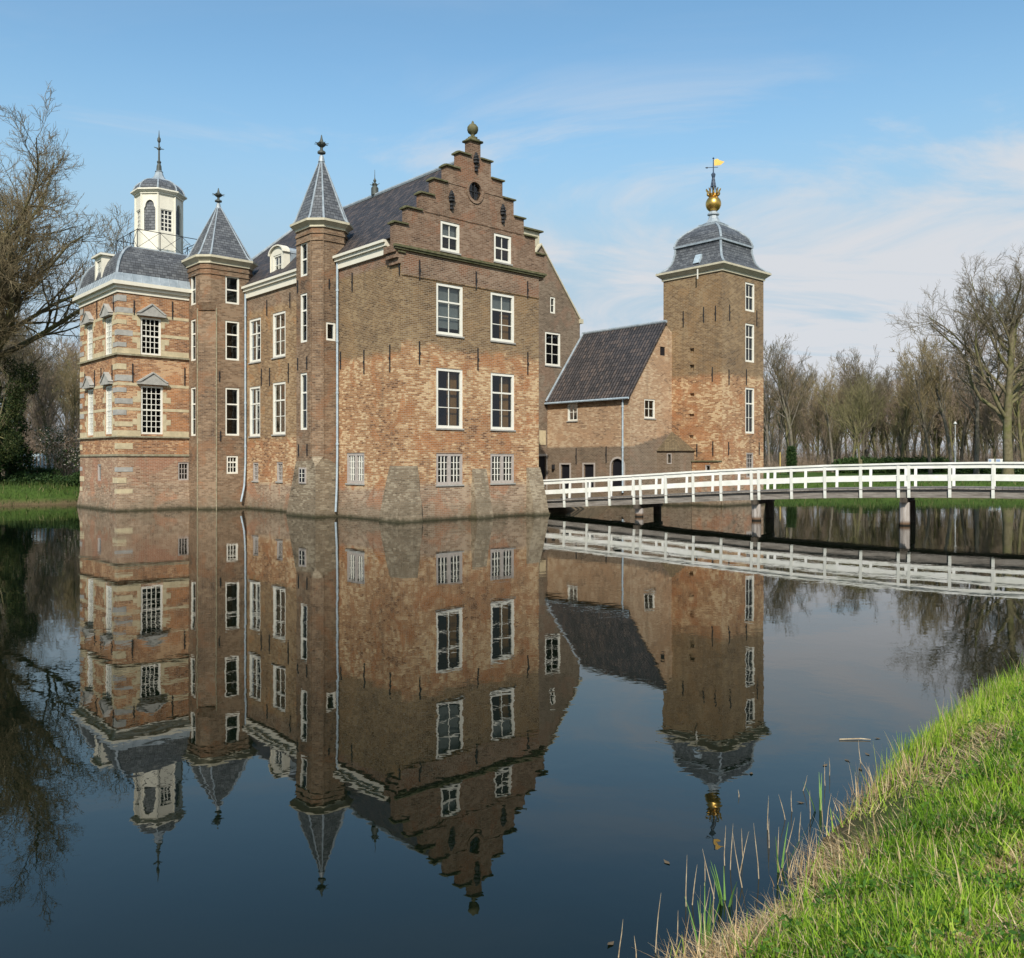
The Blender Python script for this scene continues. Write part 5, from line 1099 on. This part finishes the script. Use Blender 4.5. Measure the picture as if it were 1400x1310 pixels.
for (x, y), lb in zip(((7.6, 11.2), (7.35, 10.7), (7.9, 11.6)), ('yellow dandelion lowest on the far end of the near bank', 'yellow dandelion in the middle of three', 'yellow dandelion farthest along the bank')):
    q_ = np.array([[x, y]]); z = float(ground_z(q_, sdist(q_))[0]); e_ = empty('dandelion', (x, y, z), 0, lb, 'flower'); m = MB(); m.tube((0, 0, 0), (0, .0, .2), .004); m.build('stem', 'iris_green', e_); m = MB(); m.lathe(0, 0, [(.01, .19), (.035, .205), (.03, .22), (.01, .228)], 10); m.build('flower_head', 'dandelion', e_)

# small things afloat
x, y, _ = wat(1170, 1012); m = MB(); m.tube((-.16, 0, .008), (.05, .01, .012), .006, .006, 6); m.tube((.05, .01, .012), (.14, -.01, .01), .006, .003, 6); o = m.build('twig', 'reed_dry'); o.location = (x, y, 0); tag(o, 'pinkish dead twig floating flat on the water off the bank', 'twig')
fl0 = None
for px, py in ((1158, 1040), (1176, 1052), (1095, 1098), (1027, 1058), (1186, 1032), (835, 1291), (1128, 1047), (912, 1180), (1200, 1010)):
    if fl0 is None:
        m = MB(); m.faces([(-.03, 0, .006), (0, -.018, .004), (.035, .003, .012), (0, .018, .004)], [(0, 1, 2, 3)]); fl0 = o = m.build('floating_leaf', 'earth'); tag(o, 'small brown dead leaf floating on the still water', 'leaf', 'dead leaves floating off the bank')
    else: o = fl0.copy(); col.objects.link(o)
    o.location = wat(px, py); o.rotation_euler = (0, 0, rb.uniform(0, 6))

# ------------------------------------------------------------------ light, sky, camera
SE, SR = 38.0, 182.9
sd = Vector((math.sin(R(SR)) * math.cos(R(SE)), math.cos(R(SR)) * math.cos(R(SE)), math.sin(R(SE))))
l = bpy.data.lights.new('sun', 'SUN'); l.energy = 3.5; l.angle = R(.6); l.color = (1, .935, .83); lo_ = bpy.data.objects.new('sun', l); col.objects.link(lo_); lo_.rotation_euler = sd.to_track_quat('Z', 'Y').to_euler(); lo_.location = (0, -20, 60)
w = bpy.data.worlds.new('World'); sc.world = w; w.use_nodes = True; nt = w.node_tree; nt.nodes.clear()
t = NT.__new__(NT); t.t = nt; t.m = None; t.out = t.n('ShaderNodeOutputWorld')
sky = t.n('ShaderNodeTexSky', _sky_type='NISHITA', _sun_disc=False, _sun_elevation=R(SE), _sun_rotation=R(SR), _air_density=1.0, _dust_density=1.0, _ozone_density=1.0)
vec = t.n('ShaderNodeTexCoord').outputs['Generated']; sp = t.n('ShaderNodeSeparateXYZ', Vector=vec)
zc = t.math('MAXIMUM', sp.outputs[2], 0.0); den = t.math('ADD', zc, .12)
cx = t.math('DIVIDE', sp.outputs[0], den); cy = t.math('DIVIDE', sp.outputs[1], den)
cmb = t.n('ShaderNodeCombineXYZ'); t.put(cmb.inputs[0], cx); t.put(cmb.inputs[1], cy)
v2 = t.n('ShaderNodeMapping'); t.put(v2.inputs[0], cmb); v2.inputs['Scale'].default_value = (.55, 1.0, 1); v2.inputs['Rotation'].default_value = (0, 0, R(-18)); v2.inputs['Location'].default_value = (2.3, .7, 0)
c1 = t.noise(v2.outputs[0], 1.25, 7, .62, 1.2); c2 = t.noise(v2.outputs[0], .45, 3, .5, .4)
cloud = t.mapr(t.math('ADD', t.math('MULTIPLY', c1, .75), t.math('MULTIPLY', c2, .5)), .52, .70, 0, 1, True)
rightw = t.mapr(sp.outputs[0], -.40, .15, .45, 1.0, True)
lowe = t.mapr(sp.outputs[2], .43, .33, .13, 1.0, True)
mask = t.math('MULTIPLY', t.math('MULTIPLY', cloud, rightw), lowe)
hz = t.math('MULTIPLY', t.mapr(sp.outputs[2], .36, .02, 0, .62, True), t.mapr(sp.outputs[0], -.5, .3, .7, 1.0, True))
mask = t.math('ADD', t.math('MULTIPLY', mask, .85), hz, True)
hz0 = t.mapr(sp.outputs[2], .44, .18, 0, 1.0, True)
skyt = t.mix(1.0, sky.outputs[0], (.80, 1.03, 1.02, 1), 'MULTIPLY')
skyc = t.mix(hz0, skyt, (1.95, 3.05, 3.9, 1))
ccol = t.mix(mask, skyc, (3.6, 3.75, 3.98, 1))
bg = t.n('ShaderNodeBackground', Strength=.13); t.put(bg.inputs[0], ccol); nt.links.new(bg.outputs[0], t.out.inputs[0])
cam = bpy.data.cameras.new('camera'); co = bpy.data.objects.new('camera', cam); col.objects.link(co); co.location = (0, 0, 2.7); co.rotation_euler = (R(90), 0, 0)
cam.sensor_width = 36; cam.lens = 1185 / 1400 * 36; cam.shift_y = -24 / 1400; cam.clip_start = .1; cam.clip_end = 6000; sc.camera = co
sc.render.resolution_x = 1024; sc.render.resolution_y = 958
vs = sc.view_settings; vs.view_transform = 'Standard'; vs.look = 'None'; vs.exposure = 0.55; vs.gamma = 1
sc.cycles.max_bounces = 8; sc.cycles.transparent_max_bounces = 12
